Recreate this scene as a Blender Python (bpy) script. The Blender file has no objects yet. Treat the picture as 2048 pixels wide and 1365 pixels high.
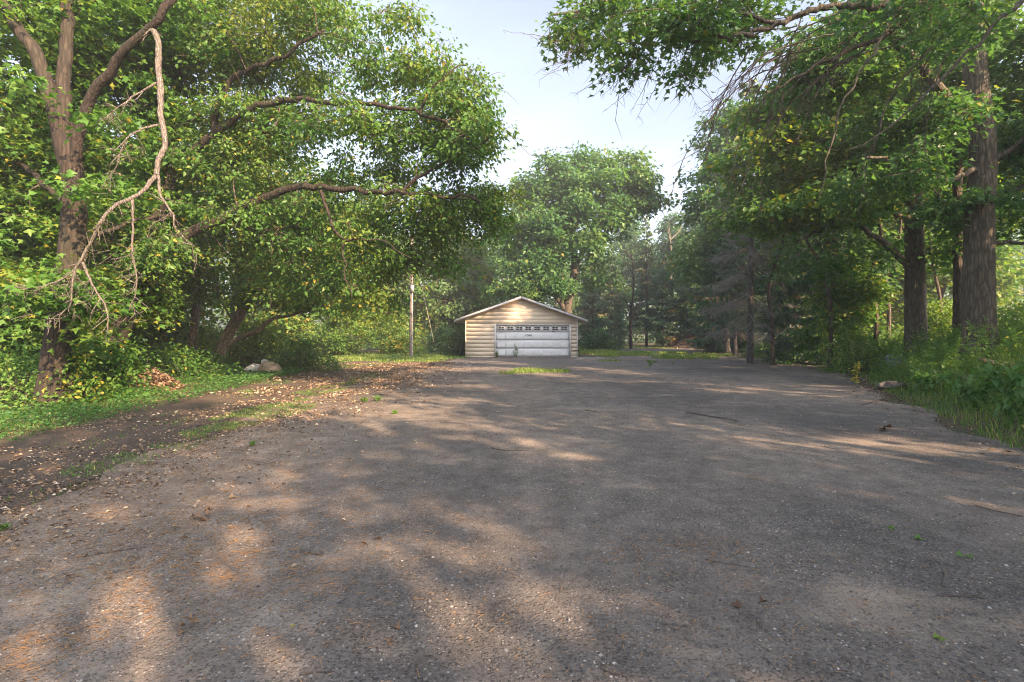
import bpy, bmesh, math, random
import numpy as np

# ------------------------------------------------------------------ camera, sky, sun, exposure
scene = bpy.context.scene
col = scene.collection
FP = 967.0            # focal length in pixels of the 2048 px wide photograph
HZ = 668.0            # pixel row of the horizon
EYE = 1.55
cam_data = bpy.data.cameras.new("camera")
cam_data.sensor_width = 36.0
cam_data.lens = 36.0 * FP / 2048.0
cam_data.shift_y = -(682.5 - HZ) / 2048.0
cam_data.clip_end = 2000
cam = bpy.data.objects.new("camera", cam_data)
cam.location = (0, 0, EYE)
cam.rotation_euler = (math.radians(90), 0, 0)
col.objects.link(cam)
scene.camera = cam

SUN_EL = math.radians(27)
SUN_AZ = math.radians(138)          # clockwise from +Y (the view direction): to the right and a little behind
SUN_DIR = (math.sin(SUN_AZ) * math.cos(SUN_EL), math.cos(SUN_AZ) * math.cos(SUN_EL), math.sin(SUN_EL))

world = bpy.data.worlds.new("World")
scene.world = world
world.use_nodes = True
wn = world.node_tree
wn.nodes.clear()
w_out = wn.nodes.new("ShaderNodeOutputWorld")
w_bg = wn.nodes.new("ShaderNodeBackground")
w_sky = wn.nodes.new("ShaderNodeTexSky")
w_sky.sky_type = 'NISHITA'
w_sky.sun_disc = False
w_sky.sun_elevation = SUN_EL
w_sky.sun_rotation = SUN_AZ
w_sky.altitude = 300
w_sky.air_density = 1.0
w_sky.dust_density = 4.0
w_sky.ozone_density = 1.6
w_hsv = wn.nodes.new("ShaderNodeHueSaturation")
w_hsv.inputs['Saturation'].default_value = 0.62
w_bg.inputs['Strength'].default_value = 0.125
# thin veil of cloud over the whole sky
w_tc = wn.nodes.new("ShaderNodeTexCoord")
w_map = wn.nodes.new("ShaderNodeMapping")
w_map.inputs['Scale'].default_value = (1.2, 1.2, 5.0)
w_noise = wn.nodes.new("ShaderNodeTexNoise")
w_noise.inputs['Scale'].default_value = 1.3
w_noise.inputs['Detail'].default_value = 5
w_ramp = wn.nodes.new("ShaderNodeValToRGB")
w_ramp.color_ramp.elements[0].position = 0.35
w_ramp.color_ramp.elements[0].color = (0.80, 0.785, 0.80, 1)
w_ramp.color_ramp.elements[1].position = 0.72
w_ramp.color_ramp.elements[1].color = (1.0, 0.98, 0.97, 1)
w_mul = wn.nodes.new("ShaderNodeMix")
w_mul.data_type = 'RGBA'
w_mul.blend_type = 'MULTIPLY'
w_mul.inputs['Factor'].default_value = 1.0
wn.links.new(w_tc.outputs['Generated'], w_map.inputs['Vector'])
wn.links.new(w_map.outputs['Vector'], w_noise.inputs['Vector'])
wn.links.new(w_noise.outputs['Fac'], w_ramp.inputs['Fac'])
wn.links.new(w_sky.outputs['Color'], w_hsv.inputs['Color'])
wn.links.new(w_hsv.outputs['Color'], w_mul.inputs[6])
wn.links.new(w_ramp.outputs['Color'], w_mul.inputs[7])
wn.links.new(w_mul.outputs[2], w_bg.inputs['Color'])
wn.links.new(w_bg.outputs['Background'], w_out.inputs['Surface'])

sun_data = bpy.data.lights.new("sun", 'SUN')
sun_data.energy = 4.4
sun_data.color = (1.0, 0.68, 0.43)
sun_data.angle = math.radians(0.55)
sun = bpy.data.objects.new("sun", sun_data)
from mathutils import Vector
sun.rotation_euler = (-Vector(SUN_DIR)).to_track_quat('-Z', 'Y').to_euler()
sun.location = (30, -15, 40)
col.objects.link(sun)

scene.view_settings.view_transform = 'Standard'
scene.view_settings.look = 'None'
scene.view_settings.gamma = 1.0
scene.view_settings.use_curve_mapping = False
scene.view_settings.exposure = 2.05
scene.render.engine = 'CYCLES'
scene.cycles.max_bounces = 12
scene.cycles.diffuse_bounces = 8
scene.cycles.glossy_bounces = 2
scene.cycles.transmission_bounces = 8
scene.cycles.use_denoising = True
scene.cycles.denoiser = 'OPENIMAGEDENOISE'
scene.cycles.denoising_input_passes = 'RGB_ALBEDO_NORMAL'
scene.cycles.denoising_prefilter = 'NONE'
scene.cycles.filter_width = 1.1
scene.cycles.use_adaptive_sampling = False
scene.cycles.sample_clamp_indirect = 4.0

# ------------------------------------------------------------------ helpers
def P(px, py, Y):
    """the place at distance Y that shows at a pixel of the photograph"""
    return np.array([(px - 1024) / FP * Y, Y, EYE - (py - HZ) / FP * Y])

def unit(v):
    return v / np.maximum(np.linalg.norm(v, axis=-1, keepdims=True), 1e-9)

def tag(o, label=None, cat=None, group=None, kind=None):
    if label: o["label"] = label
    if cat: o["category"] = cat
    if group: o["group"] = group
    if kind: o["kind"] = kind
    return o

def empty(name, loc, rz=0.0):
    o = bpy.data.objects.new(name, None)
    o.empty_display_size = 0.2
    o.location = loc
    o.rotation_euler = (0, 0, rz)
    col.objects.link(o)
    return o

class MB:
    """collects triangles and quads, builds ONE mesh object"""
    def __init__(self):
        self.v = []; self.t = []; self.q = []; self.tt = []; self.qt = []; self.n = 0
    def add(self, v, tris=None, quads=None, tint=None):
        v = np.asarray(v, float).reshape(-1, 3)
        if tris is not None and len(tris):
            tris = np.asarray(tris, int).reshape(-1, 3)
            self.t.append(tris + self.n)
            self.tt.append(np.full(len(tris), 0.5) if tint is None else np.broadcast_to(tint, (len(tris),)))
        if quads is not None and len(quads):
            quads = np.asarray(quads, int).reshape(-1, 4)
            self.q.append(quads + self.n)
            self.qt.append(np.full(len(quads), 0.5) if tint is None else np.broadcast_to(tint, (len(quads),)))
        self.v.append(v); self.n += len(v)
        return self
    def box(self, lo, hi, tint=None):
        (a, b, c), (d, e, f) = lo, hi
        v = [(a,b,c),(d,b,c),(d,e,c),(a,e,c),(a,b,f),(d,b,f),(d,e,f),(a,e,f)]
        return self.add(v, quads=[(0,3,2,1),(4,5,6,7),(0,1,5,4),(1,2,6,5),(2,3,7,6),(3,0,4,7)], tint=tint)
    def prism(self, pts, y0, y1):
        """outline in x,z pushed from y0 to y1 (pts counter-clockwise seen from -y)"""
        n = len(pts)
        v = [(x, y0, z) for x, z in pts] + [(x, y1, z) for x, z in pts]
        self.add(v, quads=[(i, i + n, (i + 1) % n + n, (i + 1) % n) for i in range(n)])
        self.add(v, tris=[(0, i, i + 1) for i in range(1, n - 1)] + [(n, n + i + 1, n + i) for i in range(1, n - 1)])
        return self
    def build(self, name, mat, parent=None, smooth=False, kind=None, origin=None):
        V = np.concatenate(self.v) if self.v else np.zeros((0, 3))
        if origin is not None: V = V - np.asarray(origin)
        T = np.concatenate(self.t) if self.t else np.zeros((0, 3), int)
        Q = np.concatenate(self.q) if self.q else np.zeros((0, 4), int)
        me = bpy.data.meshes.new(name)
        me.vertices.add(len(V))
        me.vertices.foreach_set("co", V.astype(np.float32).ravel())
        me.loops.add(len(T) * 3 + len(Q) * 4)
        me.loops.foreach_set("vertex_index", np.concatenate([T.ravel(), Q.ravel()]).astype(np.int32))
        me.polygons.add(len(T) + len(Q))
        st = np.concatenate([np.arange(len(T)) * 3, len(T) * 3 + np.arange(len(Q)) * 4]).astype(np.int32)
        me.polygons.foreach_set("loop_start", st)
        tint = np.concatenate(self.tt + self.qt) if (self.tt or self.qt) else np.zeros(0)
        at = me.attributes.new("tint", 'FLOAT', 'FACE')
        at.data.foreach_set("value", tint.astype(np.float32))
        me.update(calc_edges=True)
        if smooth: me.polygons.foreach_set("use_smooth", np.ones(len(T) + len(Q), bool))
        me.materials.append(mat)
        o = bpy.data.objects.new(name, me)
        col.objects.link(o)
        if parent is not None: o.parent = parent
        if kind: o["kind"] = kind
        return o

def catmull(pts, step):
    pts = np.asarray(pts, float)
    if len(pts) == 2:
        n = max(2, int(np.linalg.norm(pts[1] - pts[0]) / step) + 1)
        return pts[0] + (pts[1] - pts[0]) * np.linspace(0, 1, n)[:, None]
    ext = np.vstack([2 * pts[0] - pts[1], pts, 2 * pts[-1] - pts[-2]])
    out = []
    for i in range(len(pts) - 1):
        p0, p1, p2, p3 = ext[i:i + 4]
        n = max(1, int(round(np.linalg.norm(p2 - p1) / step)))
        t = (np.arange(n) / n)[:, None]
        out.append(0.5 * (2 * p1 + (p2 - p0) * t + (2 * p0 - 5 * p1 + 4 * p2 - p3) * t ** 2 + (3 * p1 - p0 - 3 * p2 + p3) * t ** 3))
    out.append(pts[-1:])
    return np.vstack(out)

def tube(mb, pts, rad, sides=6, bark=0.0, cap=True, tint=None, seed=0):
    pts = np.asarray(pts, float); n = len(pts)
    rad = np.broadcast_to(np.asarray(rad, float), (n,))
    d = np.gradient(pts, axis=0); d = unit(d)
    ref = np.array([0.31, 0.17, 0.94]) if abs(d[0, 2]) < 0.8 else np.array([0.94, 0.31, 0.1])
    a = unit(np.cross(d, ref)); b = np.cross(d, a)
    th = np.arange(sides) / sides * 2 * np.pi
    R = rad[:, None] * np.ones((1, sides))
    if bark:
        s = np.concatenate([[0], np.cumsum(np.linalg.norm(np.diff(pts, axis=0), axis=1))])
        rg = np.random.RandomState(seed)
        T, S = np.meshgrid(th, s)
        f = 0
        for k, (ft, fs) in enumerate([(5, 0.5), (9, 1.7), (14, 2.6), (19, 3.3)]):
            f = f + np.abs(np.sin(0.5 * ft * T + 1.1 * np.sin(fs * S * 2 + rg.rand() * 6) + rg.rand() * 6)) * [0.5, .9, 1, .8][k]
        R = R * (1 + bark * (f - 2.0))
        R = R * (1 + rg.uniform(-.35, .35, R.shape) * bark)
    v = pts[:, None, :] + R[..., None] * (np.cos(th)[None, :, None] * a[:, None, :] + np.sin(th)[None, :, None] * b[:, None, :])
    v = v.reshape(-1, 3)
    i = np.arange(n - 1)[:, None] * sides; j = np.arange(sides)[None, :]; j2 = (j + 1) % sides
    q = np.stack([i + j, i + j2, i + sides + j2, i + sides + j], -1).reshape(-1, 4)
    mb.add(v, quads=q, tint=tint)
    if cap:
        c = (n - 1) * sides
        mb.add(np.vstack([v[c:], pts[-1:]]), tris=[(k, (k + 1) % sides, sides) for k in range(sides)], tint=tint)
        mb.add(np.vstack([v[:sides], pts[:1]]), tris=[((k + 1) % sides, k, sides) for k in range(sides)], tint=tint)

def twig_bundle(mb, A, B, r0, r1, sag, rng, tint=0.5):
    """many thin three-sided twigs at once, each of two pieces"""
    n = len(A)
    if n == 0: return
    M = (A + B) / 2 + rng.normal(0, 1, (n, 3)) * (np.linalg.norm(B - A, axis=1, keepdims=True) * 0.09)
    M[:, 2] += sag
    d = unit(B - A)
    a = unit(np.cross(d, np.array([0.2, 0.5, 0.84]))); b = np.cross(d, a)
    rings = []
    for Pt, r in ((A, r0), (M, (np.asarray(r0) + r1) / 2)):
        r = np.broadcast_to(r, (n,))[:, None]
        for k in range(3):
            rings.append(Pt + r * (math.cos(2.094 * k) * a + math.sin(2.094 * k) * b))
    v = np.stack(rings + [B], 1)          # n,7,3
    base = np.arange(n)[:, None, None] * 7
    q = base + np.array([(0, 1, 4, 3), (1, 2, 5, 4), (2, 0, 3, 5)])[None]
    t = base + np.array([(3, 4, 6), (4, 5, 6), (5, 3, 6)])[None]
    k0 = mb.n
    mb.add(v.reshape(-1, 3), quads=q.reshape(-1, 4), tint=tint)
    mb.t.append(t.reshape(-1, 3) + k0); mb.tt.append(np.full(3 * n, tint))

def leaf_faces(mb, pos, dirn, nrm, L, W, tint, shape='kite', fold=0.18):
    """a leaf at each pos: folded kite (2 triangles), three-lobed (4) or a long bent blade (4)"""
    n = len(pos)
    dirn = unit(dirn)
    side = unit(np.cross(nrm, dirn)); nr = np.cross(dirn, side)
    L = np.broadcast_to(L, (n,))[:, None]; W = np.broadcast_to(W, (n,))[:, None]
    def at(u, s, h): return pos + dirn * (u * L) + side * (s * W) + nr * (h * W)
    base = np.arange(n)[:, None, None]
    tint = np.broadcast_to(tint, (n,))
    if shape == 'kite':
        v = np.stack([at(0, 0, 0), at(.42, .5, fold), at(1, 0, -.12), at(.42, -.5, fold)], 1)
        t = base * 4 + np.array([(0, 2, 1), (0, 3, 2)])[None]
    elif shape == 'lobed':
        v = np.stack([at(0, 0, 0), at(.52, -.62, fold), at(.58, -.2, .05), at(1.05, 0, -.15), at(.58, .2, .05), at(.52, .62, fold)], 1)
        t = base * 6 + np.array([(0, 1, 2), (0, 2, 3), (0, 3, 4), (0, 4, 5)])[None]
    else:
        v = np.stack([at(0, 0, 0), at(.3, -.5, fold), at(.3, .5, fold), at(.72, -.34, -.1), at(.72, .34, -.1), at(1, 0, -.5)], 1)
        t = base * 6 + np.array([(0, 1, 2), (1, 3, 2), (2, 3, 4), (3, 5, 4)])[None]
    mb.add(v.reshape(-1, 3), tris=t.reshape(-1, 3), tint=np.repeat(tint, t.shape[1]))

def lowfreq(p, scale, seed):
    rg = np.random.RandomState(seed)
    f = 0
    for k in range(5):
        w = rg.normal(0, 1, 3) / scale
        f = f + np.sin(p @ w * 2.2 + rg.rand() * 6.28)
    return f / 2.2

# ------------------------------------------------------------------ materials
def new_mat(name):
    m = bpy.data.materials.new(name); m.use_nodes = True
    nt = m.node_tree; nt.nodes.clear()
    out = nt.nodes.new("ShaderNodeOutputMaterial")
    bs = nt.nodes.new("ShaderNodeBsdfPrincipled")
    nt.links.new(bs.outputs[0], out.inputs[0])
    return m, nt, bs, out

def N(nt, typ, **kw):
    n = nt.nodes.new(typ)
    for k, v in kw.items():
        if k in n.inputs: n.inputs[k].default_value = v
        else: setattr(n, k, v)
    return n

def ramp(nt, stops, fac=None):
    r = nt.nodes.new("ShaderNodeValToRGB")
    el = r.color_ramp.elements
    while len(el) > 1: el.remove(el[-1])
    el[0].position = stops[0][0]; el[0].color = (*stops[0][1], 1)
    for p, c in stops[1:]:
        e = el.new(p); e.color = (*c, 1)
    if fac is not None: nt.links.new(fac, r.inputs['Fac'])
    return r

def mix(nt, fac, a, b, blend='MIX'):
    m = nt.nodes.new("ShaderNodeMix"); m.data_type = 'RGBA'; m.blend_type = blend
    for k, s in ((0, fac), (6, a), (7, b)):
        if hasattr(s, 'is_output'): nt.links.new(s, m.inputs[k])
        elif isinstance(s, tuple): m.inputs[k].default_value = (*s, 1)
        else: m.inputs[k].default_value = s
    return m.outputs[2]

def coords(nt, scale=(1, 1, 1)):
    tc = nt.nodes.new("ShaderNodeTexCoord"); mp = nt.nodes.new("ShaderNodeMapping")
    mp.inputs['Scale'].default_value = scale
    nt.links.new(tc.outputs['Object'], mp.inputs['Vector'])
    return mp.outputs['Vector']

def bump(nt, bs, height, strength, dist):
    b = N(nt, "ShaderNodeBump", Strength=strength, Distance=dist)
    nt.links.new(height, b.inputs['Height']); nt.links.new(b.outputs['Normal'], bs.inputs['Normal'])

def leaf_mat(name, stops, trans=0.42, gloss=0.45, warm=(1.25, 1.35, 0.55)):
    m, nt, bs, out = new_mat(name)
    at = N(nt, "ShaderNodeAttribute"); at.attribute_name = "tint"
    r = ramp(nt, [(p, tuple(v * 1.6 for v in c)) for p, c in stops], at.outputs['Fac'])
    nt.links.new(r.outputs['Color'], bs.inputs['Base Color'])
    bs.inputs['Roughness'].default_value = gloss
    bs.inputs['Specular IOR Level'].default_value = 0.35
    tl = nt.nodes.new("ShaderNodeBsdfTranslucent")
    c2 = mix(nt, 1.0, r.outputs['Color'], warm, 'MULTIPLY')
    nt.links.new(c2, tl.inputs['Color'])
    ms = nt.nodes.new("ShaderNodeMixShader"); ms.inputs[0].default_value = trans
    nt.links.new(bs.outputs[0], ms.inputs[1]); nt.links.new(tl.outputs[0], ms.inputs[2])
    nt.links.new(ms.outputs[0], out.inputs[0])
    return m

def bark_mat(name, c0, c1, scale=1.0, moss=0.0):
    m, nt, bs, out = new_mat(name)
    co = coords(nt, (9 * scale, 9 * scale, 1.6 * scale))
    n1 = N(nt, "ShaderNodeTexNoise", Scale=2.0, Detail=8.0, Roughness=0.65); nt.links.new(co, n1.inputs['Vector'])
    vo = N(nt, "ShaderNodeTexVoronoi", Scale=1.8); vo.feature = 'DISTANCE_TO_EDGE'
    mixv = mix(nt, 0.25, co, n1.outputs['Color']); nt.links.new(mixv, vo.inputs['Vector'])
    r1 = ramp(nt, [(0.0, (0.25, 0.25, 0.25)), (0.25, (1, 1, 1))], vo.outputs['Distance'])
    r = ramp(nt, [(0.3, c0), (0.7, c1)], n1.outputs['Fac'])
    c = mix(nt, 0.75, r.outputs['Color'], r1.outputs['Color'], 'MULTIPLY')
    co2 = coords(nt, (0.8, 0.8, 0.5))
    n2 = N(nt, "ShaderNodeTexNoise", Scale=1.5, Detail=4.0); nt.links.new(co2, n2.inputs['Vector'])
    r2 = ramp(nt, [(0.45, (0, 0, 0)), (0.75, (1, 1, 1))], n2.outputs['Fac'])
    c = mix(nt, mix(nt, 0.0 + moss, (0, 0, 0), r2.outputs['Color']), c, (0.07, 0.085, 0.035))
    nt.links.new(c, bs.inputs['Base Color'])
    bs.inputs['Roughness'].default_value = 0.9
    bump(nt, bs, mix(nt, 0.5, r1.outputs['Color'], n1.outputs['Color']), 0.9, 0.03)
    return m

def plain_mat(name, c0, c1, scale=6.0, rough=0.8, bstr=0.3, bdist=0.01, stretch=(1, 1, 1), detail=6.0, metallic=0.0):
    m, nt, bs, out = new_mat(name)
    co = coords(nt, stretch)
    n1 = N(nt, "ShaderNodeTexNoise", Scale=scale, Detail=detail, Roughness=0.6); nt.links.new(co, n1.inputs['Vector'])
    r = ramp(nt, [(0.3, c0), (0.7, c1)], n1.outputs['Fac'])
    nt.links.new(r.outputs['Color'], bs.inputs['Base Color'])
    bs.inputs['Roughness'].default_value = rough
    bs.inputs['Metallic'].default_value = metallic
    if bstr: bump(nt, bs, n1.outputs['Fac'], bstr, bdist)
    return m

def tint_mat(name, stops, rough=0.8):
    m, nt, bs, out = new_mat(name)
    at = N(nt, "ShaderNodeAttribute"); at.attribute_name = "tint"
    r = ramp(nt, stops, at.outputs['Fac'])
    nt.links.new(r.outputs['Color'], bs.inputs['Base Color'])
    bs.inputs['Roughness'].default_value = rough
    return m

M = {}
M['maple'] = leaf_mat("maple_leaf", [(0, (0.030, 0.085, 0.020)), (.45, (0.060, 0.135, 0.026)), (.85, (0.110, 0.170, 0.030)), (1, (0.30, 0.22, 0.03))])
M['elm'] = leaf_mat("boxelder_leaf", [(0, (0.034, 0.088, 0.022)), (.5, (0.068, 0.140, 0.030)), (.88, (0.135, 0.165, 0.030)), (1, (0.26, 0.18, 0.03))])
M['oak'] = leaf_mat("oak_leaf", [(0, (0.034, 0.092, 0.036)), (.5, (0.066, 0.138, 0.046)), (.9, (0.105, 0.165, 0.045)), (1, (0.20, 0.18, 0.04))], gloss=0.38)
M['wood_leaf'] = leaf_mat("woodland_leaf", [(0, (0.038, 0.092, 0.040)), (.5, (0.070, 0.132, 0.050)), (.92, (0.11, 0.160, 0.05)), (1, (0.25, 0.20, 0.04))])
M['needle'] = leaf_mat("spruce_needle", [(0, (0.039, 0.087, 0.048)), (.6, (0.075, 0.128, 0.063)), (.9, (0.135, 0.158, 0.068)), (1, (0.300, 0.180, 0.068))], trans=0.15, gloss=0.6)
M['grass'] = leaf_mat("grass_blade", [(0, (0.046, 0.109, 0.025)), (.6, (0.098, 0.178, 0.037)), (.88, (0.172, 0.218, 0.057)), (1, (0.380, 0.310, 0.138))], trans=0.4)
M['weed'] = leaf_mat("weed_leaf", [(0, (0.046, 0.120, 0.034)), (.55, (0.096, 0.180, 0.043)), (.9, (0.180, 0.228, 0.054)), (1, (0.480, 0.360, 0.072))], trans=0.4)
M['litter'] = tint_mat("dry_litter", [(0, (0.08, 0.045, 0.028)), (.35, (0.20, 0.125, 0.075)), (.7, (0.36, 0.26, 0.165)), (1, (0.56, 0.48, 0.37))])
M['stone'] = tint_mat("pebble_stone", [(0, (0.05, 0.048, 0.048)), (.5, (0.13, 0.125, 0.12)), (.85, (0.24, 0.23, 0.22)), (1, (0.45, 0.43, 0.40))], 0.75)
M['bark_dark'] = bark_mat("dark_bark", (0.060, 0.044, 0.032), (0.16, 0.115, 0.082), 1.0, 0.25)
M['bark_deep'] = bark_mat("deep_brown_bark", (0.020, 0.015, 0.011), (0.060, 0.042, 0.031), 1.0, 0.3)
M['bark_oak'] = bark_mat("furrowed_oak_bark", (0.080, 0.068, 0.052), (0.20, 0.165, 0.125), 1.1, 0.2)
M['bark_pale'] = bark_mat("pale_bark", (0.15, 0.115, 0.085), (0.33, 0.26, 0.19), 1.3, 0.1)
M['bark_grey'] = bark_mat("grey_bark", (0.085, 0.076, 0.066), (0.20, 0.18, 0.16), 1.3, 0.0)
M['dead'] = bark_mat("dead_wood", (0.11, 0.09, 0.078), (0.33, 0.28, 0.25), 3.0, 0.45)
M['twig'] = plain_mat("thin_twig", (0.055, 0.042, 0.034), (0.14, 0.11, 0.09), 3.0, 0.9, 0)
M['twig_grey'] = plain_mat("dead_twig", (0.17, 0.155, 0.13), (0.30, 0.275, 0.235), 3.0, 0.9, 0)

# ------------------------------------------------------------------ the lie of the land
YE = np.array([-30, -4, 0, 6.3, 9.9, 14, 22, 30, 34, 40, 200])
XE = np.array([3.0, 4.6, 5.3, 6.7, 8.5, 10.6, 15.4, 19.2, 20.6, 22, 60])
def edge_x(y): return np.interp(y, YE, XE)
def sstep(x, a, b):
    t = np.clip((x - a) / (b - a), 0, 1); return t * t * (3 - 2 * t)
def height(x, y):
    x = np.asarray(x, float); y = np.asarray(y, float)
    d = (x - edge_x(y)) * 0.85
    fade = 1 - 0.75 * sstep(y, 22, 36)
    h = fade * (1.0 * sstep(d, -0.1, 2.8) + 0.035 * np.clip(d - 2, 0, 30))
    dl = -(x + 8.5)
    h = h - 0.02 * np.clip(dl, 0, 20) * (1 - sstep(y, 20, 40))
    rough = 0.03 * (np.sin(x * 1.3 + y * .7) + np.sin(y * 1.7 - x * .6 + 1)) + 0.05 * np.sin(x * .31 + 2) * np.sin(y * .27)
    offlot = np.maximum(sstep(d, 0, 1.5) * (1 - sstep(y, 20, 28) * (1 - sstep(y, 54, 58))), np.maximum(sstep(-x, 5.6, 8), np.maximum(sstep(y, 34, 40) * sstep(3 - x, 0, 2), sstep(y, 54, 58))))
    return h + rough * offlot - 0.01
def ground_pt(px, py):
    Y = FP * EYE / (py - HZ)
    return np.array([(px - 1024) / FP * Y, Y, 0.0])

def axis_pts(lo, hi, n0, d0, growth=1.12):
    a = [0.0]; s = d0
    while a[-1] < hi:
        a.append(a[-1] + s)
        if a[-1] > n0: s *= growth
    return np.array(a)
xs = axis_pts(0, 600, 26, 0.45)
xs = np.concatenate([-xs[:0:-1], xs])
ys = axis_pts(0, 900, 44, 0.45)
yb = axis_pts(0, 200, 6, 0.8)
ys = np.concatenate([-yb[:0:-1], ys])
X, Y = np.meshgrid(xs, ys)
Z = height(X, Y)
nx, ny = len(xs), len(ys)
i = np.arange(ny - 1)[:, None] * nx; j = np.arange(nx - 1)[None]
q = np.stack([i + j, i + j + 1, i + nx + j + 1, i + nx + j], -1).reshape(-1, 4)
mb = MB().add(np.stack([X, Y, Z], -1).reshape(-1, 3), quads=q)

m, nt, bs, out = new_mat("woodland_soil")
co = coords(nt)
n1 = N(nt, "ShaderNodeTexNoise", Scale=0.55, Detail=7.0, Roughness=0.65); nt.links.new(co, n1.inputs['Vector'])
n2 = N(nt, "ShaderNodeTexNoise", Scale=9.0, Detail=8.0, Roughness=0.7); nt.links.new(co, n2.inputs['Vector'])
soil = ramp(nt, [(0.3, (0.055, 0.038, 0.026)), (0.55, (0.12, 0.085, 0.058)), (0.75, (0.20, 0.15, 0.105))], n2.outputs['Fac'])
green = ramp(nt, [(0.3, (0.028, 0.055, 0.016)), (0.7, (0.075, 0.115, 0.032))], n2.outputs['Fac'])
gm = ramp(nt, [(0.46, (0, 0, 0)), (0.60, (1, 1, 1))], n1.outputs['Fac'])
nt.links.new(mix(nt, gm.outputs['Color'], soil.outputs['Color'], green.outputs['Color']), bs.inputs['Base Color'])
bs.inputs['Roughness'].default_value = 0.95
bump(nt, bs, n2.outputs['Fac'], 0.7, 0.04)
M['soil'] = m
tag(mb.build("ground", M['soil'], smooth=True), kind='structure')

def sheet(name, outline, z, mat, step=0.5, wob=0.22, seed=1, hz=None):
    """a flat irregular sheet on the ground, from a closed outline"""
    rg = np.random.RandomState(seed)
    pts = catmull(np.array([(x, y, 0) for x, y in outline] + [(*outline[0], 0)]), step)[:-1]
    pts[:, :2] += rg.normal(0, wob * 0.35, (len(pts), 2)) + wob * np.stack([np.sin(np.arange(len(pts)) * .9), np.cos(np.arange(len(pts)) * .61)], 1)
    from mathutils.geometry import delaunay_2d_cdt
    n_ = len(pts)
    vv, ee, ff, *_ = delaunay_2d_cdt([Vector((p[0], p[1])) for p in pts], [(k, (k + 1) % n_) for k in range(n_)], [], 1, 1e-4)
    me = bpy.data.meshes.new(name)
    me.from_pydata([(v[0], v[1], z) for v in vv], [], [tuple(f) for f in ff])
    me.update()
    if len(me.polygons) and me.polygons[0].normal.z < 0: me.flip_normals()
    me.materials.append(mat)
    o = bpy.data.objects.new(name, me); col.objects.link(o)
    return tag(o, kind='structure')

# weathered asphalt: dark binder, exposed stones, dusty and sandy patches, paler and older towards the garage
m, nt, bs, out = new_mat("weathered_asphalt")
co = coords(nt)
big = N(nt, "ShaderNodeTexNoise", Scale=0.42, Detail=6.0, Roughness=0.6); nt.links.new(co, big.inputs['Vector'])
mid = N(nt, "ShaderNodeTexNoise", Scale=3.2, Detail=7.0, Roughness=0.7); nt.links.new(co, mid.inputs['Vector'])
fine = N(nt, "ShaderNodeTexNoise", Scale=70.0, Detail=5.0, Roughness=0.75); nt.links.new(co, fine.inputs['Vector'])
st = N(nt, "ShaderNodeTexVoronoi", Scale=48.0); nt.links.new(co, st.inputs['Vector'])
st2 = N(nt, "ShaderNodeTexVoronoi", Scale=19.0); nt.links.new(co, st2.inputs['Vector'])
base = ramp(nt, [(0.33, (0.036, 0.034, 0.034)), (0.5, (0.105, 0.099, 0.096)), (0.68, (0.20, 0.185, 0.172))], fine.outputs['Fac'])
stc = ramp(nt, [(0.0, (0.030, 0.030, 0.031)), (0.45, (0.085, 0.082, 0.080)), (0.72, (0.18, 0.17, 0.16)), (0.86, (0.36, 0.34, 0.31)), (1.0, (0.55, 0.50, 0.45))], st.outputs['Color'])
stm = ramp(nt, [(0.25, (1, 1, 1)), (0.42, (0, 0, 0))], st.outputs['Distance'])
c = mix(nt, stm.outputs['Color'], base.outputs['Color'], stc.outputs['Color'])
stc2 = ramp(nt, [(0.80, (0, 0, 0)), (0.84, (1, 1, 1))], st2.outputs['Color'])
stm2 = ramp(nt, [(0.16, (1, 1, 1)), (0.22, (0, 0, 0))], st2.outputs['Distance'])
c = mix(nt, mix(nt, 1.0, stc2.outputs['Color'], stm2.outputs['Color'], 'MULTIPLY'), c, mix(nt, fine.outputs['Fac'], (0.16, 0.15, 0.14), (0.46, 0.43, 0.39)))
dust = ramp(nt, [(0.36, (0, 0, 0)), (0.62, (1, 1, 1))], big.outputs['Fac'])
dcol = ramp(nt, [(0.3, (0.14, 0.122, 0.108)), (0.7, (0.25, 0.222, 0.198))], mid.outputs['Fac'])
c = mix(nt, dust.outputs['Color'], c, mix(nt, 0.55, c, dcol.outputs['Color']))
sx = nt.nodes.new("ShaderNodeSeparateXYZ"); nt.links.new(co, sx.inputs[0])
def band(v, a, b, n=0.0):
    r = nt.nodes.new("ShaderNodeMapRange"); r.interpolation_type = 'SMOOTHSTEP'
    r.inputs['From Min'].default_value = a; r.inputs['From Max'].default_value = b
    if n:
        ma = nt.nodes.new("ShaderNodeMath"); ma.operation = 'MULTIPLY_ADD'
        nt.links.new(mid.outputs['Fac'], ma.inputs[0]); ma.inputs[1].default_value = n; nt.links.new(v, ma.inputs[2]); v = ma.outputs[0]
    nt.links.new(v, r.inputs['Value']); return r.outputs['Result']
# sandy, needle-strewn left side
ls = band(sx.outputs['X'], 1.0, -6.0, 3.0)
c = mix(nt, ls, c, mix(nt, 0.62, c, mix(nt, mid.outputs['Fac'], (0.13, 0.09, 0.065), (0.24, 0.17, 0.12))))
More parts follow.
